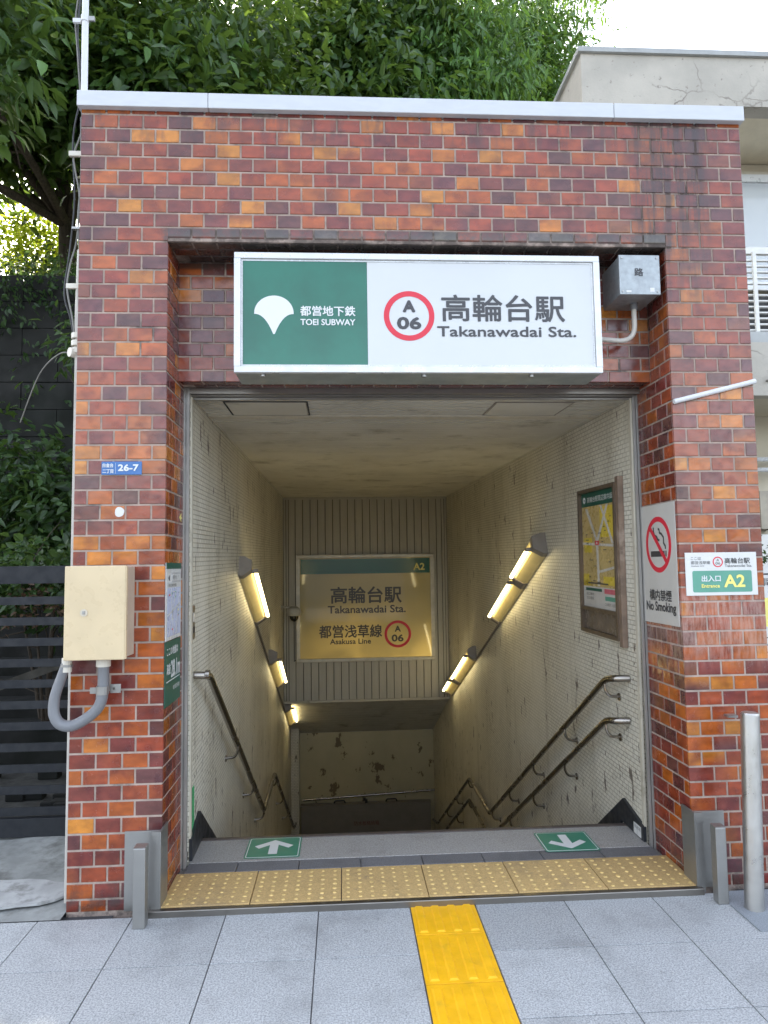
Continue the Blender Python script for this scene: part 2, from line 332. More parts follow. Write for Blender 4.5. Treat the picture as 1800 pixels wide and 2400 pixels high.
class Plane:
    """flat sign face: local (u,v) metres -> world"""
    def __init__(s, O, X, Y, parent): s.O, s.X, s.Y, s.p = Vector(O), Vector(X), Vector(Y), parent; s.N = s.X.cross(s.Y)
    def rect(s, name, mat, u0, u1, v0, v1, w=0., d=.0006): return s.poly(name, mat, [(u0, v0), (u1, v0), (u1, v1), (u0, v1)], w, d)
    def poly(s, name, mat, pts, w=0., d=.0006): return MB().prism(pts, s.O+s.N*w, s.X, s.Y, s.N, d).build(name, mat, s.p)
    def rrect(s, name, mat, u0, u1, v0, v1, r, w=0., d=.0006):
        pts = []
        for cx, cy, a in ((u1-r, v0+r, -90), (u1-r, v1-r, 0), (u0+r, v1-r, 90), (u0+r, v0+r, 180)):
            pts += [(cx+r*math.cos(R(a+q)), cy+r*math.sin(R(a+q))) for q in range(0, 91, 15)]
        return s.poly(name, mat, pts, w, d)
    def ring(s, name, mat, cu, cv, r0, r1, w=0., d=.0006, n=48, ry=1.):
        b = MB(); vs = []; A = s.O+s.N*w
        for q in (0, d):
            for r in (r0, r1): vs += [A+s.X*(cu+r*math.cos(2*math.pi*k/n))+s.Y*(cv+r*ry*math.sin(2*math.pi*k/n))+s.N*q for k in range(n)]
        fs = []
        for k in range(n):
            j = (k+1) % n; fs += [(2*n+k, 3*n+k, 3*n+j, 2*n+j), (n+k, n+j, 3*n+j, 3*n+k), (k, 2*n+k, 2*n+j, j), (k, j, n+j, n+k)]
        return b.add(vs, fs).build(name, mat, s.p)
    def text(s, body, mat, u0, u1, v0, v1, w=.0012, bold=0., name='lettering'):
        c = bpy.data.curves.new('t', 'FONT'); c.body = body; c.size = 1; c.resolution_u = 3
        o = bpy.data.objects.new('t', c); COL.objects.link(o); bpy.context.view_layer.update()
        me = bpy.data.meshes.new_from_object(o.evaluated_get(bpy.context.evaluated_depsgraph_get()))
        v = np.array([q.co[:2] for q in me.vertices]); fs = [tuple(p.vertices) for p in me.polygons]
        bpy.data.objects.remove(o); bpy.data.curves.remove(c); bpy.data.meshes.remove(me)
        lo, hi = v.min(0), v.max(0); B = bold*(v1-v0)
        v = (v-lo)/(hi-lo)*np.array([u1-u0-2*B, v1-v0-2*B])+np.array([u0+B, v0+B]); b = MB()
        offs = [(0, 0)] if B == 0 else [(0, 0), (-B, 0), (B, 0), (0, -B), (0, B), (-.7*B, -.7*B), (.7*B, .7*B), (-.7*B, .7*B), (.7*B, -.7*B)]
        for k, (a, e) in enumerate(offs):
            b.add([s.O+s.X*(q[0]+a)+s.Y*(q[1]+e)+s.N*(w+k*.00006) for q in v], fs)
        return b.build(name, mat, s.p)

# ------------------------------------------------------------------ ground
TW, TH = .11313, .068          # brick module
def zl(i): return (52.75-i)*TH
g = MB()
HX0, HX1, HY0, HY1 = .20, 2.96, -.05, 8.9
for x0, x1, y0, y1 in ((-120, 120, -150, -3.6), (-120, 120, HY1, 150), (-120, HX0, -3.6, HY1), (HX1, 120, -3.6, HY1), (HX0, HX1, -3.6, HY0)):
    zz = -.02
    g.add([(x0, y0, zz), (x1, y0, zz), (x1, y1, zz), (x0, y1, zz)], [(0, 1, 2, 3)])
tag(g.build('ground', ASPH), kind='structure')
pav = thing('pavement', (1.6, -.5, 0), kind='structure')
MB().box(-6, 9, -3.4, -.052, -.10, -.006).build('bedding', STONED, pav)
xs = [-5.16+.39*i for i in range(18)]; xs = [x for x in xs if x <= 1.4751]
left = [(1.47-.39*(i+1), 1.47-.39*i) for i in range(18)]; right = [(1.752+.39*i, 1.752+.39*(i+1)) for i in range(18)]
rows = [(-.062, -.445), (-.445, -.848)]+[(-.848-.4*i, -.848-.4*(i+1)) for i in range(6)]
for x0, x1 in left+right:
    for y1, y0 in rows:
        j = .0022; dz = rng.uniform(-.0009, .0009)
        MB().box(x0+j, x1-j, y0+j, y1-j, -.035, dz, .0014).build('paving_stone', PAVE, pav)
for y1, y0 in [(-.064, -.312), (-.312, -.642)]+[(-.642-.3*i, -.642-.3*(i+1)) for i in range(9)]:
    gt = MB().box(1.4735, 1.7485, y0+.003, y1-.001, -.03, .001, .001).build('guide_tile', YST, pav)
    for k in range(4):
        cx = 1.4735+.275*(k+.5)/4; yy = y1-.022 if y1 < -.1 else y1-.004
        b = MB(); a, c = .019, .012
        v = [(cx-a, y0+.018, .0005), (cx+a, y0+.018, .0005), (cx+a, yy, .0005), (cx-a, yy, .0005), (cx-c, y0+.026, .0055), (cx+c, y0+.026, .0055), (cx+c, yy-.008, .0055), (cx-c, yy-.008, .0055)]
        b.add(v, [(4, 5, 6, 7), (0, 1, 5, 4), (1, 2, 6, 5), (2, 3, 7, 6), (3, 0, 4, 7)]).build('raised_bar', YST, gt)
# manhole-like cast frame under the bollard, and the rough apron at the left
a = MB(); n = 26; v = []; fs = []
for j in range(n+1):
    for i in range(n+1):
        x = -3.2+3.199*i/n; y = -.061+.96*j/n
        h = .004+.010*math.sin(x*5+y*3)*math.sin(y*9+1)+.007*math.sin(x*17+3)*math.cos(y*14)
        v.append((x, y, .001+max(0, h+.02*max(0, y-.3))*min(1, max(0, (y+.055)/.14))))
fs = [(j*(n+1)+i, j*(n+1)+i+1, (j+1)*(n+1)+i+1, (j+1)*(n+1)+i) for j in range(n) for i in range(n)]
tag(a.add(v, fs).build('concrete_apron', APRON, smooth=True), kind='structure')
a = MB(); pts = []
for k in range(26):
    q = 2*math.pi*k/26; rr = 1+.13*math.sin(3*q+1)+.08*math.sin(7*q); pts.append((-.42+.40*rr*math.cos(q), .16+.17*rr*math.sin(q)))
tag(a.prism([(x, y) for x, y in pts], Vector((0, 0, .012)), Vector((1, 0, 0)), Vector((0, 1, 0)), Vector((0, 0, 1)), .009).build('cement_patch', PATCH), kind='structure')
tag(MB().box(3.17, 6.5, -.045, 2.6, -.02, .004).build('side_path', APRON), kind='structure')

# ------------------------------------------------------------------ subway entrance shell
ent = thing('subway_entrance', (1.58, 1.5, 0), 'red brown glazed brick subway entrance building with white coping over stairs going down', 'building')
L0, L1, R0, R1 = 0., 3.5*TW, 24.5*TW, 28*TW
HEAD = 2.375
s = MB()
s.box(L0+.0, L1+.003, .003, .349, -.3, 3.60); s.box(R0-.003, R1, .003, .3895, -.3, 3.60)
s.box(L1+.003, R0-.003, .003, .2255, zl(9)+.003, 3.60); s.box(L1+.003, R0-.003, .2285, .349, HEAD+.003, 3.60)
s.build('mortar_bed', MORT, ent)
s = MB(); s.box(L0, .31, .374, 8.9, -4.6, 3.5); s.box(2.80, R1, .414, 8.9, -4.6, 3.5); s.box(.43, 2.74, .356, 8.9, 2.62, 3.5)
s.box(.43, 2.74, 8.62, 8.9, -4.6, 2.62); s.box(.43, 2.74, 6.95, 8.6, -.1, 2.61)
s.build('concrete_shell', WALLB, ent)
PAL = {'d': (.118, .040, .036), 'm': (.180, .038, .026), 'r': (.270, .052, .018), 'o': (.36, .088, .014), 'y': (.46, .160, .020), 'g': (.13, .10, .08)}
def tintof(ch):
    c = np.array(PAL[ch])*rng.uniform(.86, 1.12)
    return np.clip(c*np.array([1, rng.uniform(.9, 1.12), rng.uniform(.9, 1.12)]), 0, 1)
def pick(): return rng.choice(list('dmroy'), p=[.19, .25, .27, .20, .09])
TOP = ['h orrdymromrryrrymmymrmmrordm m', 'rdyydorrymmrmrmrmormrdrordmm', 'h drrdryrmryrmmryryordromommd d', 'dorryomrrrmroordromommdrmmdd', 'h orordyroormrrmdymdodmrydmrrm m',
       'mdmdordrrooormyoodrdrmdrymdm', 'h ryrmrmydrdymryrdmormdrmomrd d', 'mdrmomyrdomryordrmdymrdordrm']
LEFT = {8: 'ddrr', 9: 'rdrm', 10: 'momd', 11: 'mryo', 12: 'dmrm', 13: 'drmm', 14: 'dmdm', 15: 'moom', 16: 'ymyo', 17: 'mmrd', 18: 'orrm', 19: 'odod', 20: 'yrrd', 21: 'orom', 22: 'rmod', 23: 'yooy', 24: 'ymmo', 25: 'dmmm', 26: 'modm',
        27: 'dorr', 28: 'mmrm', 29: 'yryo', 30: 'myor', 31: 'mmmy', 32: 'rooo', 33: 'mmrd', 34: 'moro', 35: 'mmry', 36: 'rmro', 37: 'dmoo', 38: 'ormo', 39: 'rmrm', 40: 'dyrm', 41: 'mrod', 42: 'mymr', 43: 'mrom', 44: 'orod', 45: 'mmrr', 46: 'rrod', 47: 'ymrd', 48: 'dor m'.replace(' ', ''), 49: 'mmmr', 50: 'mrrr', 51: 'omdm', 52: 'modm'}
RIGHT = {8: 'orrm', 9: 'odmd', 10: 'odrm', 11: 'rmrr', 12: 'myrr', 13: 'orod', 14: 'mrrd', 15: 'dorm', 16: 'ommr', 17: 'mmmd', 18: 'mrdo', 19: 'doyr', 20: 'romr', 21: 'doyd', 22: 'mrmo', 23: 'rmod', 24: 'yoro', 25: 'mmro', 26: 'dryo', 27: 'mrro', 28: 'mord', 29: 'oyrm', 30: 'mrmd', 31: 'modr', 32: 'mryo', 33: 'roro', 34: 'rorm', 35: 'rror', 36: 'dooo', 37: 'oroy', 38: 'dmrm', 39: 'dyod', 40: 'mrmr', 41: 'ormo', 42: 'yoyr', 43: 'odrm', 44: 'yrro', 45: 'moyo', 46: 'rrrm', 47: 'rmrm', 48: 'rmmd', 49: 'mmmr', 50: 'mdom', 51: 'mdmd', 52: 'dmdm'}
TILES = []   # (8 corners spec) origin, X, Y, N, w, h, tint colours(4)
def tile(O, X, Y, N, w, h, ch, boost=1.):
    c = tintof(ch); nb = tintof(rng.choice(list('mroyd'), p=[.3, .3, .22, .1, .08])) if rng.random() < .55 else c
    k = rng.random(4)*rng.uniform(.1, .65) if rng.random() < .7 else np.array([0, 0, .7, .7]) if rng.random() < .5 else np.array([.7, 0, 0, .7])
    TILES.append((Vector(O), Vector(X), Vector(Y), Vector(N), w, h, [tuple((c*(1-q)+nb*q)*boost) for q in k]))
EX, EY, EZ = Vector((1, 0, 0)), Vector((0, 1, 0)), Vector((0, 0, 1))
G = .0046  # half joint
def course(i, x0, x1, chars, half, clip_lo=None, clip_hi=None, y=.006, capL=0., capR=0.):
    """one course of front-facing tiles; half: starts with a half tile"""
    za, zb = zl(i+1)+G, zl(i)-G
    if clip_lo is not None: za = max(za, clip_lo)
    if clip_hi is not None: zb = min(zb, clip_hi)
    if zb-za < .012: return
    x = x0; k = 0
    while x < x1-1e-4:
        w = TW*.5 if (half and k == 0) else TW
        xe = min(x+w, x1); a = x+(G if k else -capL); e = xe-(G if xe < x1-1e-4 else -capR)
        ch = chars[k] if k < len(chars) else pick()
        tile((a, y, za), EX, EZ, -EY, e-a, zb-za, ch); x = xe; k += 1
course(-1, L0, R1, 'oorrdmmgmmmmmyommoddddrddrdo', False, clip_hi=3.635, capL=.0, capR=0)
for i in range(8):
    c = TOP[i].replace(' ', '')
    if c[0] == 'h': course(i, L0, R1, rng.choice(list('dmo'))+c[1:], True)
    else: course(i, L0, R1, c, False)
for i in range(8, 53):
    half = i % 2 == 0; lo = .002 if i == 52 else None
    course(i, L0, L1, LEFT[i] if half else LEFT[i][:4], half, clip_lo=lo, capR=.006)
    if i == 8: course(i, R0, R1, RIGHT[8], half)
    else: course(i, R0, R1, RIGHT[i], half, clip_lo=lo, capL=.006)
# recess wall above the opening
for i in range(9, 18): course(i, L1+.006, R0-.006, [], i % 2 == 0, clip_lo=HEAD+(.0), y=.2255+.006, clip_hi=zl(9)-.001)
# reveals (left faces +x, right faces -x)
for i in range(9, 53):
    za, zb = zl(i+1)+G, zl(i)-G
    if i == 52: za = .002
    ys = [0, TW, 2*TW, 3*TW+.02] if i % 2 else [0, TW*.5, TW*1.5, TW*2.5, 3*TW+.02]
    for k in range(len(ys)-1):
        for sd, dep in ((0, .352), (1, .392)):
            if za > HEAD: dep = .2255
            a, e = ys[k]+(G if k else .009), (min(ys[k+1], dep) if k < len(ys)-2 else dep)-G
            if e-a < .012: continue
            if sd == 0: tile((L1, a, za), EY, EZ, EX, e-a, zb-za, pick())
            else: tile((R0, e, za), -EY, EZ, -EX, e-a, zb-za, rng.choice(list('dmro'), p=[.25, .35, .28, .12]))
# soffit of the recess (faces down) and under the recess wall
for (y0, y1) in ((.075, .15), (.15, .2245)):
    x = L1+.006+(TW/2 if y0 > .1 else 0)
    while x < R0-.02:
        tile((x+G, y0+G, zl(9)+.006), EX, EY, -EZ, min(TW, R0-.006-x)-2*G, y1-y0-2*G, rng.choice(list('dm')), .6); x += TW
for (y0, y1) in ((.235, .295), (.295, .352)):
    x = L1+.006+(TW/2 if y0 > .28 else 0)
    while x < R0-.02:
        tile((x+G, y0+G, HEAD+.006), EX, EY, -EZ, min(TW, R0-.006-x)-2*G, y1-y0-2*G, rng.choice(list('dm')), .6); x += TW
def tilemesh(b, T):
    O, X, Y, N, w, h, cs = T; t = .0065; c = .0016; tl = [rng.normal(0, .00022) for _ in range(4)]; d = rng.normal(0, .0003)
    base = O-N*.002; o1 = O+N*(t-c+d); o2 = O+N*(t+d)
    def q(o, i): return [o+X*i+Y*i, o+X*(w-i)+Y*i, o+X*(w-i)+Y*(h-i), o+X*i+Y*(h-i)]
    top = [p+N*e for p, e in zip(q(o2, c), tl)]
    b.add(q(base, 0)+q(o1, 0)+top, [(8, 9, 10, 11)]+[(k, (k+1) % 4, 4+(k+1) % 4, 4+k) for k in range(4)]+[(4+k, 4+(k+1) % 4, 8+(k+1) % 4, 8+k) for k in range(4)], cs*3)
def area(T):
    O, X, Y, N, w, h, cs = T; P = [O, O+X*w, O+X*w+Y*h, O+Y*h]; q = []
    for p in P:
        d = p-Vector(CAM); z = d.dot(fw); q.append((FPX*d.dot(r2)/z, FPX*d.dot(u2)/z))
    if max(abs(a) for a, _ in q) > 900: return 0
    return abs(sum(q[i][0]*q[(i+1) % 4][1]-q[(i+1) % 4][0]*q[i][1] for i in range(4)))/2
order = sorted(range(len(TILES)), key=lambda k: -area(TILES[k]))
for k in order[:298]:
    b = MB(); tilemesh(b, TILES[k]); b.build('brick', MB_, ent)
b = MB()
for k in order[298:]: tilemesh(b, TILES[k])
tag(b.build('brick_courses', MB_, ent), kind='stuff')
# rounded lintel course
for k in range(21):
    x0, x1 = L1+k*TW+G, L1+(k+1)*TW-G
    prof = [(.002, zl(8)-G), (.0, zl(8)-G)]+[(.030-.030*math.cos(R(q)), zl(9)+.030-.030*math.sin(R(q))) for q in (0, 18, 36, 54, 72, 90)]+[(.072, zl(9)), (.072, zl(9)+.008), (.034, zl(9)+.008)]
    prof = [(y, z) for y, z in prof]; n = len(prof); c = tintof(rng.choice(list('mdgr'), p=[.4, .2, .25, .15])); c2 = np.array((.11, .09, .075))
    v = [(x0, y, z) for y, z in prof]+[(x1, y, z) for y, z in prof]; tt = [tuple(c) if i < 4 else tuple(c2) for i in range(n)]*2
    MB().add(v, [(i, n+i, n+(i+1) % n, (i+1) % n) for i in range(n)]+[tuple(range(n))[::-1], tuple(range(n, 2*n))], tt).build('bullnose_brick', MB_, ent, smooth=True)
# white coping in three lengths
for x0, x1 in ((-.012, .5865), (.5885, 2.527), (2.529, 3.178)):
    MB().box(x0, x1, -.032, .42, 3.607, 3.681, .003).build('coping', COPE, ent)
MB().box(L0, R1, .02, .40, 3.60, 3.6065).build('coping_seat', MORT, ent)
# steel shutter guides down both jambs and header track
for x0, x1 in ((L1, .43), (2.74, R0)):
    yg = .350 if x0 < 1 else .392
    q = MB(); q.box(x0, x0+.013, yg, yg+.02, .0, HEAD, .001); q.box(x1-.014, x1, yg, yg+.02, 0, HEAD, .001); q.box(x0+.013, x1-.014, yg+.012, yg+.02, 0, HEAD)
    q.build('shutter_guide', GUIDE, ent)
q = MB(); q.box(L1, R0, .356, .372, HEAD-.028, HEAD+.02); q.box(L1, R0, .385, .40, HEAD-.034, HEAD+.02); q.box(L1, R0, .415, .43, HEAD-.045, HEAD+.02)
q.build('shutter_track', STEELD, ent)

# ------------------------------------------------------------------ entrance floor
fl = thing('entrance_floor', (1.57, .3, 0), kind='structure')
MB().box(L1+.001, R0-.001, -.05, .70, -.12, .012).build('screed', CONC, fl)
MB().box(L1-.04, R0+.0, -.082, -.052, -.03, .028, .004).build('threshold_strip', steel('threshold_steel', (.24, .225, .205), .4), fl)
yx = [.402, .785, 1.177, 1.557, 1.952, 2.352, 2.765]
dm = None
def dome(r, h):
    b = MB(); n = 10; v = []
    for rr, hh in ((1., 0), (.86, .55), (.55, .92)): v += [(r*rr*math.cos(2*math.pi*k/n), r*rr*math.sin(2*math.pi*k/n), h*hh) for k in range(n)]
    v.append((0, 0, h)); f = [(i*n+k, i*n+(k+1) % n, (i+1)*n+(k+1) % n, (i+1)*n+k) for i in range(2) for k in range(n)]+[(2*n+k, 2*n+(k+1) % n, 3*n) for k in range(n)]
    return v, f
dv, df = dome(.0105, .0045)
dme = bpy.data.meshes.new('dome'); dme.from_pydata(dv, [], df); dme.materials.append(DOT); dme.polygons.foreach_set('use_smooth', [True]*len(dme.polygons))
for k in range(6):
    x0, x1 = yx[k]+.002, yx[k+1]-.002; cx = (x0+x1)/2
    tl = MB().box(x0, x1, -.048, .273, .0, .030+rng.uniform(-.0006, .0006), .0015).build('tactile_tile', OCH, fl, )
    for j in range(7):
        for i in range(7):
            o = bpy.data.objects.new('dome', dme); COL.objects.link(o); o.parent = tl; o['_b'] = tl['_b']
            o.location = Vector((x0+.028+i*(x1-x0-.056)/6, -.024+j*.273/6.1, .0295))-Vector(tl['_b'])
            sc = rng.uniform(.8, 1.08); o.scale = (sc, sc, rng.uniform(.55, 1.05))
bx = [.434, .676, .972, 1.27, 1.57, 1.868, 2.16, 2.46, 2.736]
for k in range(8): MB().box(bx[k]+.0018, bx[k+1]-.0018, .277, .3835, .0, .0305+rng.uniform(-.0006, .0006), .0014).build('paving_stone', STONED, fl)
MB().box(.434, 2.736, .3865, .665, 0, .0315, .003).build('nosing_stone', STONEL, fl)
MB().box(.434, 2.736, .666, .700, -.05, .035, .004).build('nosing_strip', simple('nosing_rubber', (.07, .055, .05), .5, var=.2), fl)
for nm, cx0, cx1, y0, y1, dirn, lb in (('l', .693, .968, .41, .670, 1, 'left green floor sticker with white arrow pointing into the stairs'), ('r', 2.193, 2.470, .352, .602, -1, 'right green floor sticker with white arrow pointing out to the street')):
    st = thing('floor_sticker', ((cx0+cx1)/2, (y0+y1)/2, .033), lb, 'sticker', 'arrow stickers on the top step')
    P = Plane(((cx0+cx1)/2, (y0+y1)/2, .0335), (1, 0, 0), (0, 1, 0), st); hw, hh = (cx1-cx0)/2, (y1-y0)/2
    P.rrect('backing', GRN, -hw, hw, -hh, hh, .014); P.rrect('border', EMBW, -hw+.007, hw-.007, -hh+.009, hh-.009, .012, .0004); P.rrect('panel', GRN, -hw+.011, hw-.011, -hh+.013, hh-.013, .010, .0008)
    a, t_ = .022, .045; k = dirn
    arrow = [(-a, -.085*k), (-a, .030*k), (-.075, -.012*k), (-.098, .018*k), (0, .092*k), (.098, .018*k), (.075, -.012*k), (a, .030*k), (a, -.085*k)]
    P.poly('arrow', EMBW, arrow if k > 0 else arrow[::-1], .0012)

# ------------------------------------------------------------------ interior (all in the slightly turned stairwell frame)
def istruct(name): return thing(name, (1.58, 3., 0), kind='structure', interior=True)
CZ = 2.335
lw = istruct('left_wall'); MB().box(.27, .43, .40, 8.2, -4.4, CZ+.10).build('wall_face', MOS, lw); MB().box(.27, .553, 8.2, 8.6, -4.4, 1).build('wall_pier', MOS, lw)
rw = istruct('right_wall'); MB().box(2.74, 2.92, .43, 8.6, -4.4, CZ+.10).build('wall_face', MOS, rw)
for q, x0, x1 in ((lw, .425, .438), (rw, 2.732, 2.745)): MB().box(x0, x1, .405, .432, .02, CZ).build('edge_trim', TRIM, q)
ce = istruct('ceiling'); MB().box(.405, 2.765, .41, 6.76, CZ+.012, CZ+.04).build('ceiling_void', CEILD, ce)
y = .432; P_ = .0745
while y < 6.68:
    e = min(y+P_, 6.68)
    if not (.86 < y+.03 < .93): MB().box(.432, 2.738, y+.008, e-.008, CZ, CZ+.011, .002).build('ceiling_slat', CEIL, ce)
    y = e
MB().box(.432, 2.738, .862, .935, CZ-.010, CZ+.011, .002).build('ceiling_batten', TRIM, ce)
for x in (.438, 2.732): MB().box(x-.006, x+.006, .95, 6.68, CZ-.008, CZ+.0).build('cornice_strip', CEIL, ce)
for x0, x1, lb in ((.575, 1.02, 'dark gapped access hatch in the slatted ceiling at the left'), (2.03, 2.468, 'closed access hatch in the slatted ceiling at the right')):
    h = thing('ceiling_hatch', (x0, .51, CZ), lb, 'hatch', 'ceiling hatches', interior=True); w = .007
    for a in ((x0, x1, .505, .505+w), (x0, x1, .85, .85+w), (x0, x0+w, .505, .857), (x1-w, x1, .505, .857)): MB().box(a[0], a[1], a[2], a[3], CZ-.004, CZ-.0005).build('gap_strip', DARK if x0 < 1 else HOUS, h)
    MB().box(x0+.012, x1-.012, .516, .846, CZ-.005, CZ-.0005).build('hatch_panel', CEIL, h)
# hanging wall with vertical boards
hw = istruct('hanging_wall'); MB().box(.432, 2.738, 6.70, 6.76, -.49, CZ+.01).build('backing', CEILD, hw)
bxs = [.432, .470, .505, .60]; x = .60
while x < 2.56: x += .1045; bxs.append(x)
bxs += [2.66, 2.70, 2.738]
for k in range(len(bxs)-1): MB().box(bxs[k]+.004, bxs[k+1]-.004, 6.68+(.012 if k in (0, len(bxs)-2) else 0), 6.70, -.475, CZ, .003).build('wall_board', SID, hw)
MB().box(.432, 2.738, 6.672, 6.70, -.505, -.478).build('bottom_trim', TRIM, hw); MB().box(.432, 2.738, 6.668, 6.68, CZ-.03, CZ-.002).build('top_trim', SID, hw)
# sloping soffit over the second flight
so_ = istruct('sloping_soffit'); n = 14; ya, za, yb, zb = 6.77, -.52, 8.62, -1.42
MB().add([(.432, ya, za+.02), (2.738, ya, za+.02), (2.738, yb, zb+.02), (.432, yb, zb+.02), (.432, ya, za+.06), (2.738, ya, za+.06), (2.738, yb, zb+.06), (.432, yb, zb+.06)], [(0, 1, 2, 3), (4, 7, 6, 5), (0, 4, 5, 1), (2, 6, 7, 3), (0, 3, 7, 4), (1, 5, 6, 2)]).build('soffit_backing', CEILD, so_)
for k in range(n):
    t0, t1 = (k+.05)/n, (k+.95)/n; A = (ya+(yb-ya)*t0, za+(zb-za)*t0); Bq = (ya+(yb-ya)*t1, za+(zb-za)*t1)
    MB().add([(.436, A[0], A[1]), (2.734, A[0], A[1]), (2.734, Bq[0], Bq[1]), (.436, Bq[0], Bq[1]), (.436, A[0], A[1]+.018), (2.734, A[0], A[1]+.018), (2.734, Bq[0], Bq[1]+.018), (.436, Bq[0], Bq[1]+.018)], [(0, 1, 2, 3), (4, 7, 6, 5), (0, 4, 5, 1), (2, 6, 7, 3), (0, 3, 7, 4), (1, 5, 6, 2)]).build('ceiling_slat', CEIL, so_)
ew = istruct('end_wall'); MB().box(.43, 2.74, 8.50, 8.60, -4.2, -1.3).build('wall_face', FARW, ew)
# stairs
stc = istruct('staircase'); rise, run = .158, (3.85-.70)/12
for k in range(12): MB().box(.431, 2.739, .701+run*k, .701+run*(k+1)+.02, .03-rise*(k+1)-.5, .03-rise*(k+1), .004).build('step', CONC, stc)
zz = .03-rise*12; MB().box(.431, 2.739, 3.872, 4.91, zz-.5, zz-.001).build('landing', CONC, stc); run2 = (7.55-4.91)/10
for k in range(10): MB().box(.431, 2.739, 4.911+run2*k, 4.911+run2*(k+1)+.02, zz-rise*(k+1)-.5, zz-rise*(k+1), .004).build('step', CONC, stc)
zf = zz-rise*10; MB().box(.431, 2.739, 7.572, 8.499, zf-.4, zf-.001).build('landing', CONC, stc)
# black skirtings beside the top step
for x0, x1, lb in ((.431, .446, 'black wedge shaped skirting at the foot of the left stair wall'), (2.724, 2.739, 'black wedge shaped skirting at the foot of the right stair wall')):
    dy = 0 if x0 < 1 else .04; dz = 0 if x0 < 1 else -.03
    poly = [(.40, .032), (.40, .135+dz), (.62+dy, .195+dz), (1.16, -.165+dz), (1.16, -.40), (.702, -.12), (.702, .036)]
    o = MB().prism(poly, Vector((x0, 0, 0)), EY, EZ, EX, x1-x0)
    sk = thing('stair_skirting', (x0, .62, .04), lb, 'skirting', 'black skirtings by the top step', interior=True); o.build('plate', DKMET, sk)
    if x0 > 1:
        P = Plane((x0-.0005, .475, .065), (0, -1, 0), (0, 0, 1), sk); P.rect('label', PLW, -.045, .045, -.028, .028)
        P.text('非常用', INK, -.036, .036, .002, .020, w=.001)
# handrails
def handrail(name, label, pts, r, brs, wall, group='stainless handrails on the stair walls', endcap=None):
    t = thing(name, pts[0], label, 'handrail', group, interior=True)
    MB().tube(rounded(pts, .05), r, 12).build('rail', STEELH, t, smooth=True)
    for (y, z) in brs:
        xr = wall+(.08 if wall < 1 else -.08); s_ = 1 if wall > 1 else -1
        pp = [(xr, y, z-r*.6), (xr, y-.0, z-.05), (xr+.02*s_, y-.005, z-.085), (wall, y-.01, z-.09)]
        br = MB().tube(rounded(pp, .03), .0085, 8).build('bracket', STEELH, t, smooth=True)
        MB().tube([(wall-.001*s_, y-.01, z-.09), (wall-.007*s_, y-.01, z-.09)], .022, 12).build('rosette', STEELH, br)
    if endcap: MB().tube(endcap, r*1.2, 14).build('end_cap', STEELH, t)
    return t
def rz(p, y):
    for a, b in zip(p, p[1:]):
        if a[1] <= y <= b[1] and b[1] > a[1]: return a[2]+(b[2]-a[2])*(y-a[1])/(b[1]-a[1])
up_ = [(2.738, .545, .835), (2.66, .56, .833), (2.66, .68, .81), (2.66, 3.85, -1.055), (2.66, 4.90, -1.04), (2.66, 7.55, -2.52), (2.66, 8.1, -2.66)]
lo_ = [(2.738, .56, .606), (2.66, .575, .604), (2.66, .69, .582), (2.66, 3.85, -1.29), (2.66, 4.93, -1.285), (2.66, 7.55, -2.76), (2.66, 8.1, -2.9)]
handrail('handrail', 'upper of the two steel handrails on the right stair wall', up_, .0185, [(y, rz(up_, y)) for y in (.70, 1.43, 2.21, 3.0, 3.72, 4.95, 5.8, 6.6)], 2.74)
handrail('handrail', 'lower of the two steel handrails on the right stair wall', lo_, .0185, [(y, rz(lo_, y)) for y in (.70, 1.45, 2.23, 3.0, 3.72, 4.95, 5.8, 6.6)], 2.74)
lf_ = [(.432, .50, .915), (.505, .505, .912), (.505, .56, .89), (.505, 3.25, -.73), (.505, 4.36, -.75), (.505, 7.6, -2.52), (.505, 8.1, -2.64)]
handrail('handrail', 'single steel handrail on the left stair wall with round end cap', lf_, .0195, [(y, rz(lf_, y)) for y in (1.55, 2.42, 3.2, 4.5, 5.4, 6.3)], .43, endcap=[(.495, .478, .922), (.515, .478, .922)])
# end wall rail and flood board store
er = thing('handrail', (1.6, 8.45, -2.35), 'short level steel handrail across the cream wall at the foot of the stairs', 'handrail', interior=True)
MB().tube([(.60, 8.42, -2.40), (2.738, 8.42, -2.31)], .018, 10).build('rail', STEELH, er, smooth=True)
for x in (.9, 1.6, 2.4): MB().tube([(x, 8.42, -2.39+.042*(x-.6)), (x, 8.499, -2.39+.042*(x-.6))], .008, 8).build('bracket', STEELH, er)
fb = thing('flood_board_box', (1.6, 8.4, zf), 'grey flood board box with red lettering at the foot of the stairs', 'storage box', interior=True)
MB().box(.575, 2.66, 8.38, 8.498, zf, -2.50, .005).build('body', BOARD, fb); MB().box(.565, 2.67, 8.37, 8.498, -2.499, -2.478).build('lid', BOARD, fb)
for x in (1.19, 2.03): MB().tube(rounded([(x-.09, 8.45, -2.478), (x-.075, 8.45, -2.44), (x+.075, 8.45, -2.44), (x+.09, 8.45, -2.478)], .02), .012, 8).build('handle', BLACKC, fb)
MB().box(1.60, 1.64, 8.40, 8.45, -2.479, -2.42).build('latch', BLACKC, fb); MB().box(1.57, 1.61, 8.40, 8.45, -2.44, -2.40).build('latch', BLACKC, fb)
Plane((1.62, 8.379, -2.78), (1, 0, 0), (0, 0, 1), fb).text('防水板格納箱', simple('print_dull_red', (.16, .02, .02), .5), -.2, .2, -.035, .035, .001)

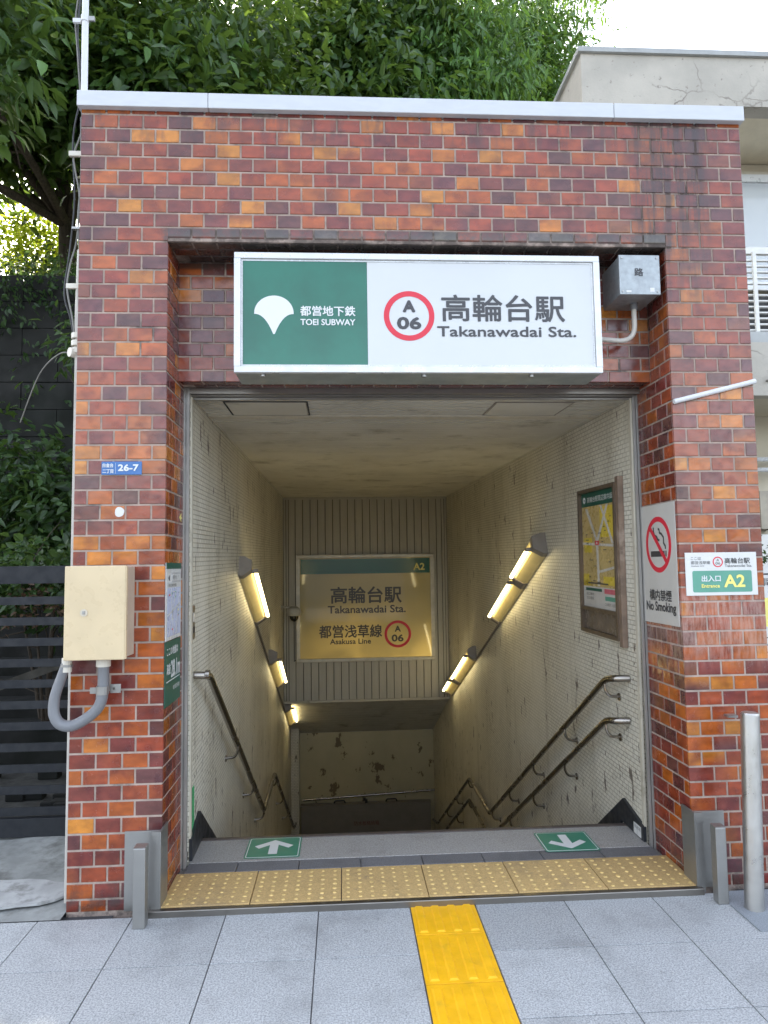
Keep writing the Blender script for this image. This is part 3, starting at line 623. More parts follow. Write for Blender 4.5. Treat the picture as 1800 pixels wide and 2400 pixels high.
# ------------------------------------------------------------------ lamps
def lamp(side, y0, y1, label, big=False, dw=0.):
    wall = .43 if side < 0 else 2.74; n_ = -side
    L = (lambda y: 2.33-.438*y) if side < 0 else (lambda y: 2.35-.428*y)
    a = Vector((wall, y0, L(y0))); b = Vector((wall, y1, L(y1))); D = (b-a).normalized(); Nn = Vector((n_, 0, 0)); U = Nn.cross(D) if side < 0 else D.cross(Nn)
    if U.z < 0: U = -U
    t = thing('wall_lamp', a, label, 'lamp', 'fluorescent lamps down the stair walls', interior=True)
    H, Dp = (.15, .085) if not big else (.165, .10)
    ln = (b-a).length
    def pt(s_, u_, n__): return a+D*s_+U*u_+Nn*n__
    prof = [(0, 0), (.0, .028), (.045, Dp), (H-.03, Dp), (H, .03), (H, 0)]
    v = [pt(.03, u_, q) for u_, q in prof]+[pt(ln-.03, u_, q) for u_, q in prof]; n = 6
    MB().add(v, [(i, n+i, n+(i+1) % n, (i+1) % n) for i in range(n)]+[tuple(range(n))[::-1], tuple(range(n, 2*n))]).build('reflector', REFL, t)
    for s0, s1 in ((-.035, .029), (ln-.029, ln+.03)):
        pr = [(-.004, 0), (-.004, .032), (.042, Dp+.008), (H-.027, Dp+.008), (H+.004, .034), (H+.004, 0)]
        v = [pt(s0, u_, q) for u_, q in pr]+[pt(s1, u_, q) for u_, q in pr]
        e = MB().add(v, [(i, n+i, n+(i+1) % n, (i+1) % n) for i in range(n)]+[tuple(range(n))[::-1], tuple(range(n, 2*n))]).build('end_cap', HOUS, t)
        c = (s0+s1)/2; q = pt(c+(.035 if s0 < 0 else -.035), .055, Dp)
        MB().tube([pt(c+(.03 if s0 < 0 else -.03), .055, Dp-.002), pt(c+(.03 if s0 < 0 else -.03), .055, Dp+.052)], .016, 10).build('socket', HOUS, e)
    MB().tube([pt(.045, .055, Dp+.034), pt(ln-.045, .055, Dp+.034)], .0145, 12).build('tube', TUBE, t, smooth=True)
    return t
lamp(-1, 2.20, 3.22, 'nearest lit tube lamp on the left stair wall'); lamp(-1, 4.50, 5.46, 'middle lit tube lamp on the left stair wall'); lamp(-1, 6.80, 7.72, 'farthest lit tube lamp on the left stair wall, under the soffit')
lamp(1, 1.98, 2.56, 'short lit tube lamp highest on the right stair wall', True); lamp(1, 2.62, 3.50, 'long lit tube lamp just below the highest one on the right stair wall')
lamp(1, 4.75, 5.78, 'far long lit tube lamp on the right stair wall', False); lamp(1, 5.84, 6.42, 'far short lit tube lamp lowest on the right stair wall', True)
for side, wall, segs, lb in ((-1, .43, ((3.27, 4.44), (5.52, 6.74)), 'thin conduit joining the lamps on the left stair wall'), (1, 2.74, ((3.55, 4.69),), 'thin conduit joining the lamps on the right stair wall')):
    t = thing('lamp_conduit', (wall, segs[0][0], 1), lb, 'conduit', 'lamp conduits', interior=True)
    for a, e in segs:
        f = (lambda y: 2.335-.438*y) if side < 0 else (lambda y: 2.355-.428*y)
        MB().tube([(wall-side*.012, a, f(a)), (wall-side*.012, e, f(e))], .011, 8).build('pipe', HOUS, t)
# camera
cc = thing('security_camera', (.60, 6.3, .75), 'grey dome security camera on a horizontal arm at the left of the hanging wall', 'camera', interior=True)
MB().tube([(.431, 6.3, .838), (.60, 6.3, .838)], .012, 8).build('arm', CAMW, cc); MB().tube([(.431, 6.3, .838), (.437, 6.3, .838)], .035, 12).build('mount', CAMW, cc)
MB().tube([(.60, 6.3, .845), (.60, 6.3, .815), (.60, 6.3, .765), (.60, 6.3, .725)], [.045, .085, .10, .088], 16).build('housing', CAMW, cc, smooth=True)
MB().tube([(.60, 6.3, .727), (.60, 6.3, .69), (.60, 6.3, .66), (.60, 6.3, .645)], [.062, .058, .038, .012], 14).build('lens_dome', SMOKE, cc, smooth=True)
MB().tube([(.60, 6.3, .645), (.60, 6.3, .12), (.61, 6.55, .1)], .006, 6).build('cable', BLACKC, cc)
# intercom plate and stickers on left wall
ic = thing('switch_plate', (.431, .43, 1.2), 'narrow steel switch plate on the left stair wall', 'switch', interior=True)
MB().box(.4305, .436, .445, .505, 1.10, 1.27, .001).build('plate', STEELD, ic); MB().box(.436, .4385, .462, .488, 1.19, 1.235).build('button', CAPW, ic); MB().box(.436, .4385, .465, .485, 1.135, 1.165).build('button', BLACKC, ic)
tag(MB().box(.4305, .4315, .44, .52, .15, .36).build('green_sticker', STICK, interior=True, base=(.431, .48, .25)), 'torn green sticker low on the left stair wall', 'sticker')

# ------------------------------------------------------------------ main sign
def frame_box(parent, mat, x0, x1, z0, z1, y0, y1, w, name='frame', bev=.003):
    q = MB(); q.box(x0, x1, y0, y1, z1-w, z1, bev); q.box(x0, x1, y0, y1, z0, z0+w, bev); q.box(x0, x0+w, y0+.0004, y1, z0+w, z1-w); q.box(x1-w, x1, y0+.0004, y1, z0+w, z1-w)
    return q.build(name, mat, parent)
sg = thing('station_sign', (1.57, .1, 2.36), 'large white framed station name signboard with a green left panel above the stairs', 'sign')
SX0, SX1, SZ0, SZ1 = .706, 2.436, 2.357, 2.928
MB().box(SX0+.004, SX1-.004, .022, .222, SZ0+.003, SZ1-.003).build('casing', simple('sign_casing_grey', (.30, .33, .31), .45, .2), sg)
frame_box(sg, ALU, SX0, SX1, SZ0, SZ1, -.004, .022, .030)
frame_box(sg, simple('inner_lip', (.50, .51, .51), .3, .3), SX0+.031, SX1-.031, SZ0+.031, SZ1-.031, .004, .021, .008, 'inner_lip', .0)
MB().box(.746, 1.3225, .006, .021, SZ0+.039, SZ1-.039).build('green_panel', PANG, sg); MB().box(1.3235, SX1-.039, .006, .021, SZ0+.039, SZ1-.039).build('white_panel', PANW, sg)
P = Plane((0, .0055, 0), (1, 0, 0), (0, 0, 1), sg)
cx, cz = .8885, 2.640; ew_, top_ = .091, .0835
em = [(cx+ew_*math.cos(R(q)), cz+top_*math.sin(R(q))) for q in range(4, 177, 6)]
em += [(cx-ew_, cz-.004)]+[(cx-ew_+(ew_-.004)*(t**1.0), cz-.004-.094*(t**2.3)) for t in [i/9 for i in range(1, 10)]]+[(cx-.002, cz-.100), (cx+.002, cz-.100)]
em += [(cx+ew_-(ew_-.004)*(t**1.0), cz-.004-.094*(t**2.3)) for t in [i/9 for i in range(9, 0, -1)]]+[(cx+ew_, cz-.004)]
P.poly('ginkgo_emblem', EMBW, em)
P.text('都営地下鉄', EMBW, 1.010, 1.267, 2.627, 2.676, bold=.022); P.text('TOEI SUBWAY', EMBW, 1.011, 1.266, 2.583, 2.613, bold=.03)
P.ring('ring', RED, 1.519, 2.631, .094, .1195, n=64)
P.text('A', INK, 1.489, 1.549, 2.648, 2.706, bold=.07); P.text('06', INK, 1.461, 1.576, 2.566, 2.626, bold=.06)
P.text('高輪台駅', INK, 1.672, 2.264, 2.605, 2.736, bold=.018); P.text('Takanawadai Sta.', INK, 1.650, 2.315, 2.532, 2.583, bold=.03)
for x in (.835, 1.588, 2.100):
    MB().tube([(x, .03, SZ0+.003), (x, .03, SZ0-.012)], .013, 12).build('latch', STEEL, sg)
# junction box and conduit
jb = thing('junction_box', (2.63, .11, 2.84), 'grey galvanised junction box with a painted character beside the big sign', 'junction box')
MB().box(2.537, 2.731, .012, .2255, 2.745, 2.934, .003).build('body', GALV, jb); MB().box(2.534, 2.734, .0, .0118, 2.742, 2.937, .002).build('cover', GALV, jb)
P = Plane((0, -.0006, 0), (1, 0, 0), (0, 0, 1), jb); P.text('路', INK, 2.608, 2.652, 2.832, 2.872, bold=.03)
P.rect('label', PLW, 2.682, 2.704, 2.755, 2.775); P.rect('label', PLW, 2.565, 2.59, 2.752, 2.762)
for x in (2.548, 2.720):
    for z in (2.757, 2.922): MB().tube([(x, -.0003, z), (x, -.004, z)], .005, 8).build('screw', STEEL, jb)
cdt = MB().tube(rounded([(2.655, .13, 2.75), (2.655, .13, 2.55), (2.42, .14, 2.572)], .09, 10), .0125, 12).build('conduit', PIPE, jb, smooth=True)
MB().tube([(2.655, .13, 2.746), (2.655, .13, 2.715)], .018, 12).build('gland', GREY, jb)
# small plates on the piers
bp = thing('address_plate', (.21, -.004, 1.92), 'small blue enamel address plate on the left brick pier', 'plate')
MB().box(.119, .297, -.0042, -.0008, 1.887, 1.947, .001).build('plate', BLUE, bp)
P = Plane((0, -.0043, 0), (1, 0, 0), (0, 0, 1), bp); P.text('白金台', EMBW, .124, .172, 1.920, 1.939, bold=.03); P.text('二丁目', EMBW, .124, .172, 1.894, 1.912, bold=.03)
P.text('26-7', EMBW, .192, .283, 1.903, 1.934, bold=.05); P.rect('divider', EMBW, .1805, .1815, 1.893, 1.941)
pts = [(.2+.0215*(1+.05*math.sin(5*q)-.16*max(0, math.cos(q-2.9))**12)*math.cos(q), 1.7195+.0225*(1+.04*math.cos(3*q))*math.sin(q)) for q in [2*math.pi*k/28 for k in range(28)]]
tag(MB().prism(pts, Vector((0, -.001, 0)), EX, EZ, -EY, .0012).build('round_sticker', PLW, base=(.2, -.001, 1.72)), 'round torn white sticker on the left brick pier', 'sticker')
ap = thing('exit_plate', (2.96, -.004, 1.4), 'white exit plate with a green A2 panel on the right brick pier', 'sign')
MB().box(2.790, 3.134, -.0046, -.0008, 1.303, 1.503, .001).build('plate', PLW, ap)
P = Plane((0, -.0047, 0), (1, 0, 0), (0, 0, 1), ap)
P.rrect('green_panel', GRNL, 2.822, 3.107, 1.318, 1.418, .008)
P.text('ここは', INK, 2.817, 2.866, 1.469, 1.483); P.text('都営浅草線', INK, 2.817, 2.909, 1.448, 1.464); P.text('Asakusa Line', INK, 2.817, 2.880, 1.438, 1.444)
P.ring('ring', RED, 2.9465, 1.4585, .0195, .0245); P.text('A', INK, 2.940, 2.953, 1.461, 1.473); P.text('06', INK, 2.935, 2.958, 1.446, 1.458)
P.text('高輪台駅', INK, 2.979, 3.101, 1.450, 1.477, bold=.012); P.text('Takanawadai Sta.', INK, 2.979, 3.110, 1.434, 1.446)
P.text('出入口', EMBW, 2.864, 2.956, 1.367, 1.397, bold=.03, w=.0016); P.text('Entrance', YEL, 2.863, 2.950, 1.339, 1.356, bold=.04, w=.0016); P.text('A2', YEL, 2.971, 3.073, 1.340, 1.399, bold=.04, w=.0016)
# no smoking plate on the right reveal
ns = thing('no_smoking_sign', (2.762, .21, 1.45), 'tall white no smoking plate with red ring on the side of the right brick pier', 'sign')
MB().box(2.7605, 2.7645, .018, .390, 1.158, 1.748, .001).build('plate', PLW2, ns)
P = Plane((2.7603, .204, 1.45), (0, -1, 0), (0, 0, 1), ns)
P.ring('ring', RED, .0, .098, .114, .139)
P.rect('cigarette', INK, -.085, .062, .038, .066); P.rect('cigarette', INK, .068, .076, .038, .066); P.rect('cigarette', INK, .082, .088, .038, .066)
def squig(name, pts, w_):
    n = len(pts); Lp = []; Rp = []
    for i, p in enumerate(pts):
        a, b = pts[max(i-1, 0)], pts[min(i+1, n-1)]; d = Vector((b[0]-a[0], b[1]-a[1])).normalized(); Lp.append((p[0]-d.y*w_, p[1]+d.x*w_)); Rp.append((p[0]+d.y*w_, p[1]-d.x*w_))
    q = MB(); z0 = P.O
    v = [z0+P.X*a[0]+P.Y*a[1]+P.N*.0007 for a in Lp]+[z0+P.X*a[0]+P.Y*a[1]+P.N*.0007 for a in Rp]
    q.add(v, [(i, n+i, n+i+1, i+1) for i in range(n-1)]).build(name, INK, ns)
squig('smoke', [(-.045+.0, .185), (-.046, .165), (-.035, .145), (-.012, .137), (.002, .122), (.018, .118)], .006)
squig('smoke', [(.004, .175), (.018, .172), (.020, .155), (.040, .150), (.062, .132), (.060, .105), (.078, .088), (.078, .075)], .006)
bar = [(-.092, .174), (-.074, .190), (.092, .022), (.074, .006)]
P.poly('slash', RED, bar[::-1], w=.001)
P.text('構内禁煙', INK, -.118, .122, -.180, -.124, bold=.022); P.text('No Smoking', INK, -.160, .162, -.245, -.183, bold=.03)
# posters on the left reveal
ps = thing('area_map_poster', (.405, .15, 1.3), 'narrow white area map with green top edge on the side of the left brick pier', 'poster')
MB().box(.4022, .4060, .012, .300, 1.138, 1.490, .0008).build('plate', PLW, ps)
P = Plane((.4062, 0, 0), (0, 1, 0), (0, 0, 1), ps); P.rect('green_band', GRND, .012, .300, 1.462, 1.490)
MAPBL = simple('map_pale_blue', (.50, .54, .70), .3); P.rect('map_panel', MAPBL, .035, .285, 1.155, 1.375)
P.rect('map_key', simple('map_key_grey', (.45, .45, .45), .4), .11, .285, 1.40, 1.445); P.rect('map_key', PLW, .12, .275, 1.407, 1.438, w=.001)
P.poly('arrow', INK, [(.05, 1.42), (.075, 1.405), (.075, 1.435)][::-1]); P.text('現在地', INK, .13, .20, 1.413, 1.432, w=.0018); P.text('周辺案内図', INK, .05, .20, 1.38, 1.393)
for k in range(16):
    u, v = rng.uniform(.05, .26), rng.uniform(1.165, 1.36); P.rect('map_mark', [GRNL, INK, RED, YEL, PLW][k % 5], u, u+rng.uniform(.006, .02), v, v+rng.uniform(.003, .009), w=.001)
for a, b, c, d in ((.06, 1.16, .2, 1.37), (.15, 1.16, .10, 1.37), (.04, 1.25, .28, 1.30), (.20, 1.16, .27, 1.37)):
    dx = .004; P.poly('map_road', PLW, [(a-dx, b), (a+dx, b), (c+dx, d), (c-dx, d)] if abs(d-b) > .1 else [(a, b-dx), (c, d-dx), (c, d+dx), (a, b+dx)], w=.0008)
al = thing('altitude_sign', (.405, .15, 1.0), 'green plate with white altitude lettering below the area map on the left pier side', 'sign')
MB().box(.4022, .4060, .006, .300, .846, 1.134, .0008).build('plate', GRND, al)
P = Plane((.4062, 0, 0), (0, 1, 0), (0, 0, 1), al); P.text('ここの地盤は', EMBW, .03, .24, 1.070, 1.108, bold=.02)
P.text('海抜', EMBW, .03, .10, .985, 1.035, bold=.02); P.text('28.1m', EMBW, .11, .285, .965, 1.045, bold=.03); P.rect('underline', EMBW, .03, .285, .953, .957); P.text('東京都交通局', EMBW, .15, .275, .905, .925)
ys_ = thing('small_sticker', (.403, .30, 1.712), 'small yellow arrow shaped sticker on the inner side of the left pier', 'sticker')
P = Plane((.4025, 0, 0), (0, 1, 0), (0, 0, 1), ys_); P.poly('body', YEL, [(.27, 1.712), (.31, 1.690), (.305, 1.706), (.33, 1.712), (.305, 1.718), (.31, 1.734)])
# white cable cover rising to the right
tag(MB().tube([(2.768, -.012, 2.217), (3.17, -.012, 2.316)], .0125, 10).build('cable_cover', WHITE, base=(2.77, -.012, 2.217), smooth=True), 'slanting white cable cover across the right brick pier', 'cable cover')
# cabinet
cb = thing('electric_cabinet', (.155, -.08, 1.09), 'cream electric cabinet on the left brick pier with a grey hose below', 'cabinet')
MB().box(.032, .272, -.137, -.0005, 1.090, 1.474, .003).build('body', simple('cabinet_side', (.46, .38, .29), .4, var=.08), cb); MB().box(.027, .279, -.160, -.1375, 1.085, 1.479, .004).build('door', CAB, cb)
MB().box(.279, .283, -.158, -.140, 1.088, 1.476).build('door_edge', CAB, cb)
k_ = MB().tube([(.110, -.1600, 1.283), (.110, -.1640, 1.283)], .0155, 16).build('lock', simple('lock_cream', (.60, .54, .44), .35, .1), cb); MB().box(.1045, .1155, -.1680, -.1641, 1.277, 1.290, .001).build('key_slot', STEEL, k_)
hose = [(.165, -.075, 1.075), (.165, -.075, .95), (.150, -.078, .88), (.105, -.085, .835), (.045, -.092, .805), (-.005, -.095, .815), (-.030, -.095, .86), (-.028, -.092, .93), (.0, -.09, 1.02), (.018, -.09, 1.075)]
sm = []
P4 = [Vector(p) for p in hose]
for i in range(len(P4)-1):
    p0, p1, p2, p3 = P4[max(i-1, 0)], P4[i], P4[i+1], P4[min(i+2, len(P4)-1)]
    for t in [j/5 for j in range(5)]: sm.append(.5*((2*p1)+(p2-p0)*t+(2*p0-5*p1+4*p2-p3)*t*t+(3*p1-p0-3*p2+p3)*t**3))
sm.append(P4[-1]); MB().tube(sm, [.0235 if i < 30 else .0235-.0045*(i-30)/(len(sm)-30) for i in range(len(sm))], 14).build('hose', GREY, cb, smooth=True)
MB().tube([(.165, -.075, 1.089), (.165, -.075, 1.048)], .030, 16).build('gland', CAPW, cb); g_ = MB().tube([(.018, -.09, 1.089), (.016, -.09, 1.03)], .021, 14).build('gland', CAPW, cb)
MB().tube([(.0175, -.09, 1.062), (.0170, -.09, 1.052)], .025, 14).build('gland_ring', STEEL, g_)
cl = MB().tube([(.164, -.076, .965), (.163, -.076, .930)], .0265, 14).build('clamp', STEEL, cb); MB().box(.186, .232, -.05, -.046, .930, .968, .001).build('clamp_plate', STEEL, cl); MB().box(.112, .142, -.082, -.074, .934, .960, .001).build('clamp_ear', STEEL, cl)
MB().box(.20, .206, -.05, -.001, .944, .954).build('clamp_arm', STEEL, cl)
# conduit run down the left corner
lc = thing('corner_conduit', (-.018, .05, 1.5), 'pale conduit and loose cables down the left corner of the brick building', 'conduit')
MB().box(-.026, -.0005, .040, .066, .02, 2.455, .004).build('trunking', PIPE, lc)
for z in (2.47, 2.505, 2.54): MB().tube([(-.018, .052, z-.012), (-.018, .052, z+.012)], .027, 12).build('coupling', CAPW, lc)
MB().tube([(-.018, .052, 2.44), (-.018, .052, 2.62), (-.012, .052, 2.95)], .0145, 10).build('pipe', PIPE, lc)
MB().tube([(-.025, .052, 2.46), (-.045, .03, 2.46)], .022, 10).build('junction', CAPW, lc)
def cable(pts, r, mat, name='cable'):
    Q = [Vector(p) for p in pts]; sm = []
    for i in range(len(Q)-1):
        p0, p1, p2, p3 = Q[max(i-1, 0)], Q[i], Q[i+1], Q[min(i+2, len(Q)-1)]
        for t in [j/6 for j in range(6)]: sm.append(.5*((2*p1)+(p2-p0)*t+(2*p0-5*p1+4*p2-p3)*t*t+(3*p1-p0-3*p2+p3)*t**3))
    sm.append(Q[-1]); return MB().tube(sm, r, 8).build(name, mat, lc, smooth=True)
cable([(-.02, .05, 2.42), (-.035, .04, 2.6), (-.065, .04, 2.76), (-.055, .045, 2.88), (-.03, .05, 3.0), (-.02, .05, 3.2), (-.045, .05, 3.35), (-.05, .05, 3.42), (-.015, .05, 3.55), (-.025, .045, 3.72), (-.045, .05, 3.95), (-.055, .05, 4.1), (-.03, .05, 4.3)], .0042, CABL)
cable([(-.02, .06, 2.44), (-.05, .05, 2.62), (-.085, .06, 2.75), (-.06, .05, 2.95), (-.045, .055, 3.2), (-.055, .05, 3.5), (-.02, .05, 3.75), (-.045, .05, 4.02), (-.02, .05, 4.35)], .0045, BLACKC)
cable([(-.012, .05, 2.9), (-.025, .05, 3.1), (-.015, .05, 3.3), (-.02, .05, 3.6)], .005, CABL)
for z in (2.775, 3.415): MB().box(-.07, -.001, .036, .052, z-.012, z+.012, .002).build('cable_clip', CAPW, lc)
MB().box(-.05, -.001, .04, .06, 3.05, 3.06).build('cable_tie', STEEL, lc)
cable([(-.04, .05, 2.46), (-.12, .1, 2.47), (-.25, .2, 2.40), (-.40, .35, 2.2)], .003, CABL)
wp = thing('white_pole', (.0, .02, 3.68), 'thin white pole standing on the left end of the coping', 'pole')
MB().tube([(.003, .02, 3.681), (-.003, .02, 4.9)], .0150, 14).build('pole', WHITE, wp, smooth=True); c_ = MB().tube([(.0, .02, 4.055), (.0, .02, 4.085)], .0185, 12).build('clamp', WHITE, wp)
MB().box(.016, .045, .014, .026, 4.060, 4.082).build('bolt', STEEL, c_); MB().box(-.055, -.018, .014, .026, 4.050, 4.070).build('bracket', WHITE, c_)
# steel guards and posts
def guard(x0, x1, inner, label):
    t = thing('corner_guard', ((x0+x1)/2, -.02, 0), label, 'guard', 'steel corner guards at the foot of the piers')
    q = MB(); q.box(x0, x1, -.0125, -.0015, .002, .333, .001)
    q.build('plate', STEEL, t)
    s_ = 1 if inner > x0+.06 else -1
    a, b = sorted((inner, inner+s_*.008)); c, d = sorted((inner, inner-s_*.030)); q = MB(); q.box(a-.0, b, -.06, .06, .002, .345); q.box(c, d, -.062, -.0540, .002, .345); q.build('channel', STEEL, t)
    return t
guard(.246, .402, .404, 'steel corner guard at the foot of the left brick pier'); guard(2.765, 2.912, 2.757, 'steel corner guard at the foot of the right brick pier')
for x0, y0, w_, lb in ((.327, -.168, .050, 'square steel post in front of the left brick pier'), (2.785, -.172, .047, 'square steel post in front of the right brick pier')):
    t = thing('square_post', (x0+w_/2, y0+w_/2, 0), lb, 'post', 'square steel posts')
    MB().box(x0, x0+w_, y0, y0+w_, 0, .318, .003).build('shaft', STEEL, t); MB().box(x0-.0, x0+w_, y0-.0, y0+w_, .3185, .3215).build('cap', STEEL, t)
bl = thing('bollard', (2.965, -.21, 0), 'tall round steel bollard in front of the right brick pier', 'bollard')
MB().tube([(2.912, -.222, 0), (2.972, -.16, .79)], .0385, 28).build('shaft', BOLL, bl, smooth=True); MB().tube([(2.972, -.16, .788), (2.9725, -.1597, .797), (2.9728, -.1594, .802)], [.039, .036, .024], 24).build('cap', BOLL, bl, smooth=True)
MB().box(2.93, 2.975, -.06, -.02, .755, .765).build('chain_hook', STEEL, bl)
tag(MB().box(2.83, 3.25, -.40, -.062, .001, .0045).build('cover_slab', granite('slab_granite', (.30, .33, .36), (.20, .22, .24), (.4, .4, .4)), base=(3, -.2, 0)), kind='structure')
# map case on the right wall
mc = thing('map_case', (2.72, .88, 1.03), 'bronze framed area map case on the right stair wall', 'map case', interior=True)
q = MB(); y0, y1, z0, z1 = .588, 1.176, 1.027, 1.905
q.box(2.700, 2.739, y0, y0+.022, z0, z1); q.box(2.700, 2.739, y1-.022, y1, z0, z1); q.box(2.700, 2.739, y0+.022, y1-.022, z0, z0+.022); q.box(2.700, 2.739, y0+.022, y1-.022, z1-.022, z1); q.box(2.702, 2.739, y0+.022, y1-.022, 1.165, 1.185)
q.build('frame', BRNZ, mc); MB().box(2.708, 2.739, .545, .587, z0-.03, z1+.03, .002).build('side_board', WOOD, mc); MB().box(2.722, 2.739, y0+.022, y1-.022, z0+.022, 1.165).build('lower_panel', simple('case_brown_panel', (.15, .12, .095), .25), mc)
MB().box(2.722, 2.739, y0+.022, y1-.022, 1.185, z1-.022).build('map_sheet', MAPY, mc)
P = Plane((2.7215, 1.154, 1.185), (0, -1, 0), (0, 0, 1), mc); Wm, Hm = .544, .698
P.rect('header', GRND, 0, Wm, Hm-.085, Hm); P.text('高輪台駅周辺案内図', EMBW, .10, .50, Hm-.062, Hm-.028, w=.001); P.ring('ring', EMBW, .05, Hm-.044, .008, .020, w=.0009)
for a, b, c, d in ((0, .05, .10, .20), (.30, .42, .544, .60), (.0, .13, .12, .16), (.33, .14, .54, .19), (.03, .33, .16, .42)): P.rect('map_block', MAPB, a, c, b, d, w=.0003)
for pp in ([(.06, .60), (.10, .60), (.255, .40), (.225, .40)], [(.225, .40), (.262, .40), (.270, .13), (.240, .13)], [(.40, .61), (.43, .61), (.262, .39), (.24, .41)], [(.30, .61), (.33, .61), (.50, .38), (.47, .38)], [(.0, .395), (.0, .38), (.544, .36), (.544, .375)], [(.25, .22), (.25, .205), (.52, .24), (.52, .255)]):
    P.poly('map_road', MAPR, pp[::-1] if (pp[1][0]-pp[0][0])*(pp[2][1]-pp[0][1])-(pp[1][1]-pp[0][1])*(pp[2][0]-pp[0][0]) < 0 else pp, w=.0008+.0001*pp[0][0])
P.rect('rail_line', INK, .08, .40, .142, .150, w=.0016); P.rect('station_mark', RED, .215, .275, .375, .400, w=.0018); P.rect('mark', PLW, .235, .255, .382, .393, w=.0026)
for k in range(18): u, v = rng.uniform(.03, .5), rng.uniform(.15, .57); P.rect('map_mark', INK, u, u+rng.uniform(.02, .05), v, v+.005, w=.0018)
P.rect('legend', PLW2, 0, Wm, 0, .125, w=.0008); P.rect('legend_band', GRND, .04, .30, .098, .115, w=.0016); P.rect('legend_band', simple('legend_pink', (.55, .12, .16), .4), .34, .52, .09, .118, w=.0016); P.rect('legend_band', GRNL, .35, .52, .05, .075, w=.0016)
P.text('出口案内', INK, .05, .17, .07, .088, w=.0016); P.text('主な施設', INK, .05, .17, .045, .063, w=.0016); P.text('二本榎通り 桜田通り', INK, .34, .53, .02, .038, w=.0016)
# sign on the hanging wall
bs = thing('stair_sign', (1.57, 6.64, .03), 'backlit station and line name sign on the board wall above the stairs', 'sign', interior=True)
X0, X1, Z0, Z1 = .612, 2.535, .052, 1.531
frame_box(bs, simple('stair_sign_frame', (.50, .47, .40), .4, .3), X0, X1, Z0, Z1, 6.615, 6.672, .05, bev=.008)
MB().box(X0+.05, X1-.05, 6.632, 6.66, Z0+.05, Z1-.05).build('panel', BSGN, bs)
P = Plane((0, 6.6315, 0), (1, 0, 0), (0, 0, 1), bs)
P.rect('green_band', BSGNG, X0+.06, X1-.06, 1.262, 1.470); P.text('A2', YEL, 2.245, 2.405, 1.300, 1.400, bold=.04, w=.0014)
q = MB(); 
P.rect('box_outline', GRNL, 2.215, 2.440, 1.268, 1.272, w=.001)
P.text('高輪台駅', INK, 1.085, 2.075, .85, 1.083, bold=.02); P.text('Takanawadai Sta.', INK, 1.045, 2.130, .715, .822, bold=.03)
P.text('都営浅草線', INK, .922, 1.795, .378, .556, bold=.02); P.text('Asakusa Line', INK, 1.072, 1.640, .292, .366, bold=.03)
P.ring('ring', RED, 2.014, .417, .150, .187, n=56); P.text('A', INK, 1.972, 2.057, .448, .533, bold=.05); P.text('06', INK, 1.926, 2.094, .312, .412, bold=.05)

# ------------------------------------------------------------------ left: fence, retaining wall, bank
fe = thing('slatted_fence', (-1.5, .86, 0), 'black metal slatted fence to the left of the brick building', 'fence')
ztop = 1.488
MB().box(-3.4, -.002, .84, .88, ztop-.098, ztop, .002).build('top_rail', FENCE, fe); MB().box(-3.4, -.002, .84, .88, .02, .118, .002).build('bottom_rail', FENCE, fe)
k = 0; z = 1.295
while z > .14: MB().box(-3.4, -.002, .855, .868, z-.022, z+.022, .001).build('slat', FENCE, fe); z -= .1145
for x in (-.03, -1.75, -3.39): MB().box(x-.02, x+.02, .8685, .90, 0, ztop-.1).build('post', FENCE, fe)
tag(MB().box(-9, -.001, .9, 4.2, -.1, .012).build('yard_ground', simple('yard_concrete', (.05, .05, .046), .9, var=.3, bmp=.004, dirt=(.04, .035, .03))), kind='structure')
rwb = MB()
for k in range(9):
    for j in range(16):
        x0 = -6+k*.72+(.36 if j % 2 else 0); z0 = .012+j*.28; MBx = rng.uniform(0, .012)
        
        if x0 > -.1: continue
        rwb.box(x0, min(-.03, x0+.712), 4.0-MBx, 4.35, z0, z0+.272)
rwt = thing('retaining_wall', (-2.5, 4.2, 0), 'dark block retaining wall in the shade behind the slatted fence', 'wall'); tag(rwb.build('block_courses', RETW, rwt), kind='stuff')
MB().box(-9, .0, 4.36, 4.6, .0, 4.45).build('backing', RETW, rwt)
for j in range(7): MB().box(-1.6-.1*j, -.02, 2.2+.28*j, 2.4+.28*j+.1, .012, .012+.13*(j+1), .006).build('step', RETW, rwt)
lb_ = thing('leaning_plank', (-1.2, 2.0, .3), 'grey plank leaning up behind the slatted fence', 'plank')
MB().add([(-2.3, 2.0, .25), (-.2, 2.15, .98), (-.2, 2.15, 1.04), (-2.3, 2.0, .31), (-2.3, 2.05, .25), (-.2, 2.2, .98), (-.2, 2.2, 1.04), (-2.3, 2.05, .31)], [(0, 1, 2, 3), (4, 7, 6, 5), (0, 4, 5, 1), (3, 2, 6, 7), (1, 5, 6, 2), (0, 3, 7, 4)]).build('plank', simple('grey_wood', (.07, .065, .055), .8, var=.3), lb_)
rb = MB()
for k in range(26):
    x, y_ = rng.uniform(-2.3, -.1), rng.uniform(1.2, 2.2); s_ = rng.uniform(.03, .09); rb.box(x, x+s_*1.6, y_, y_+s_, .012, .012+s_*.8, .008)
tag(rb.build('rubble', RETW), kind='stuff')
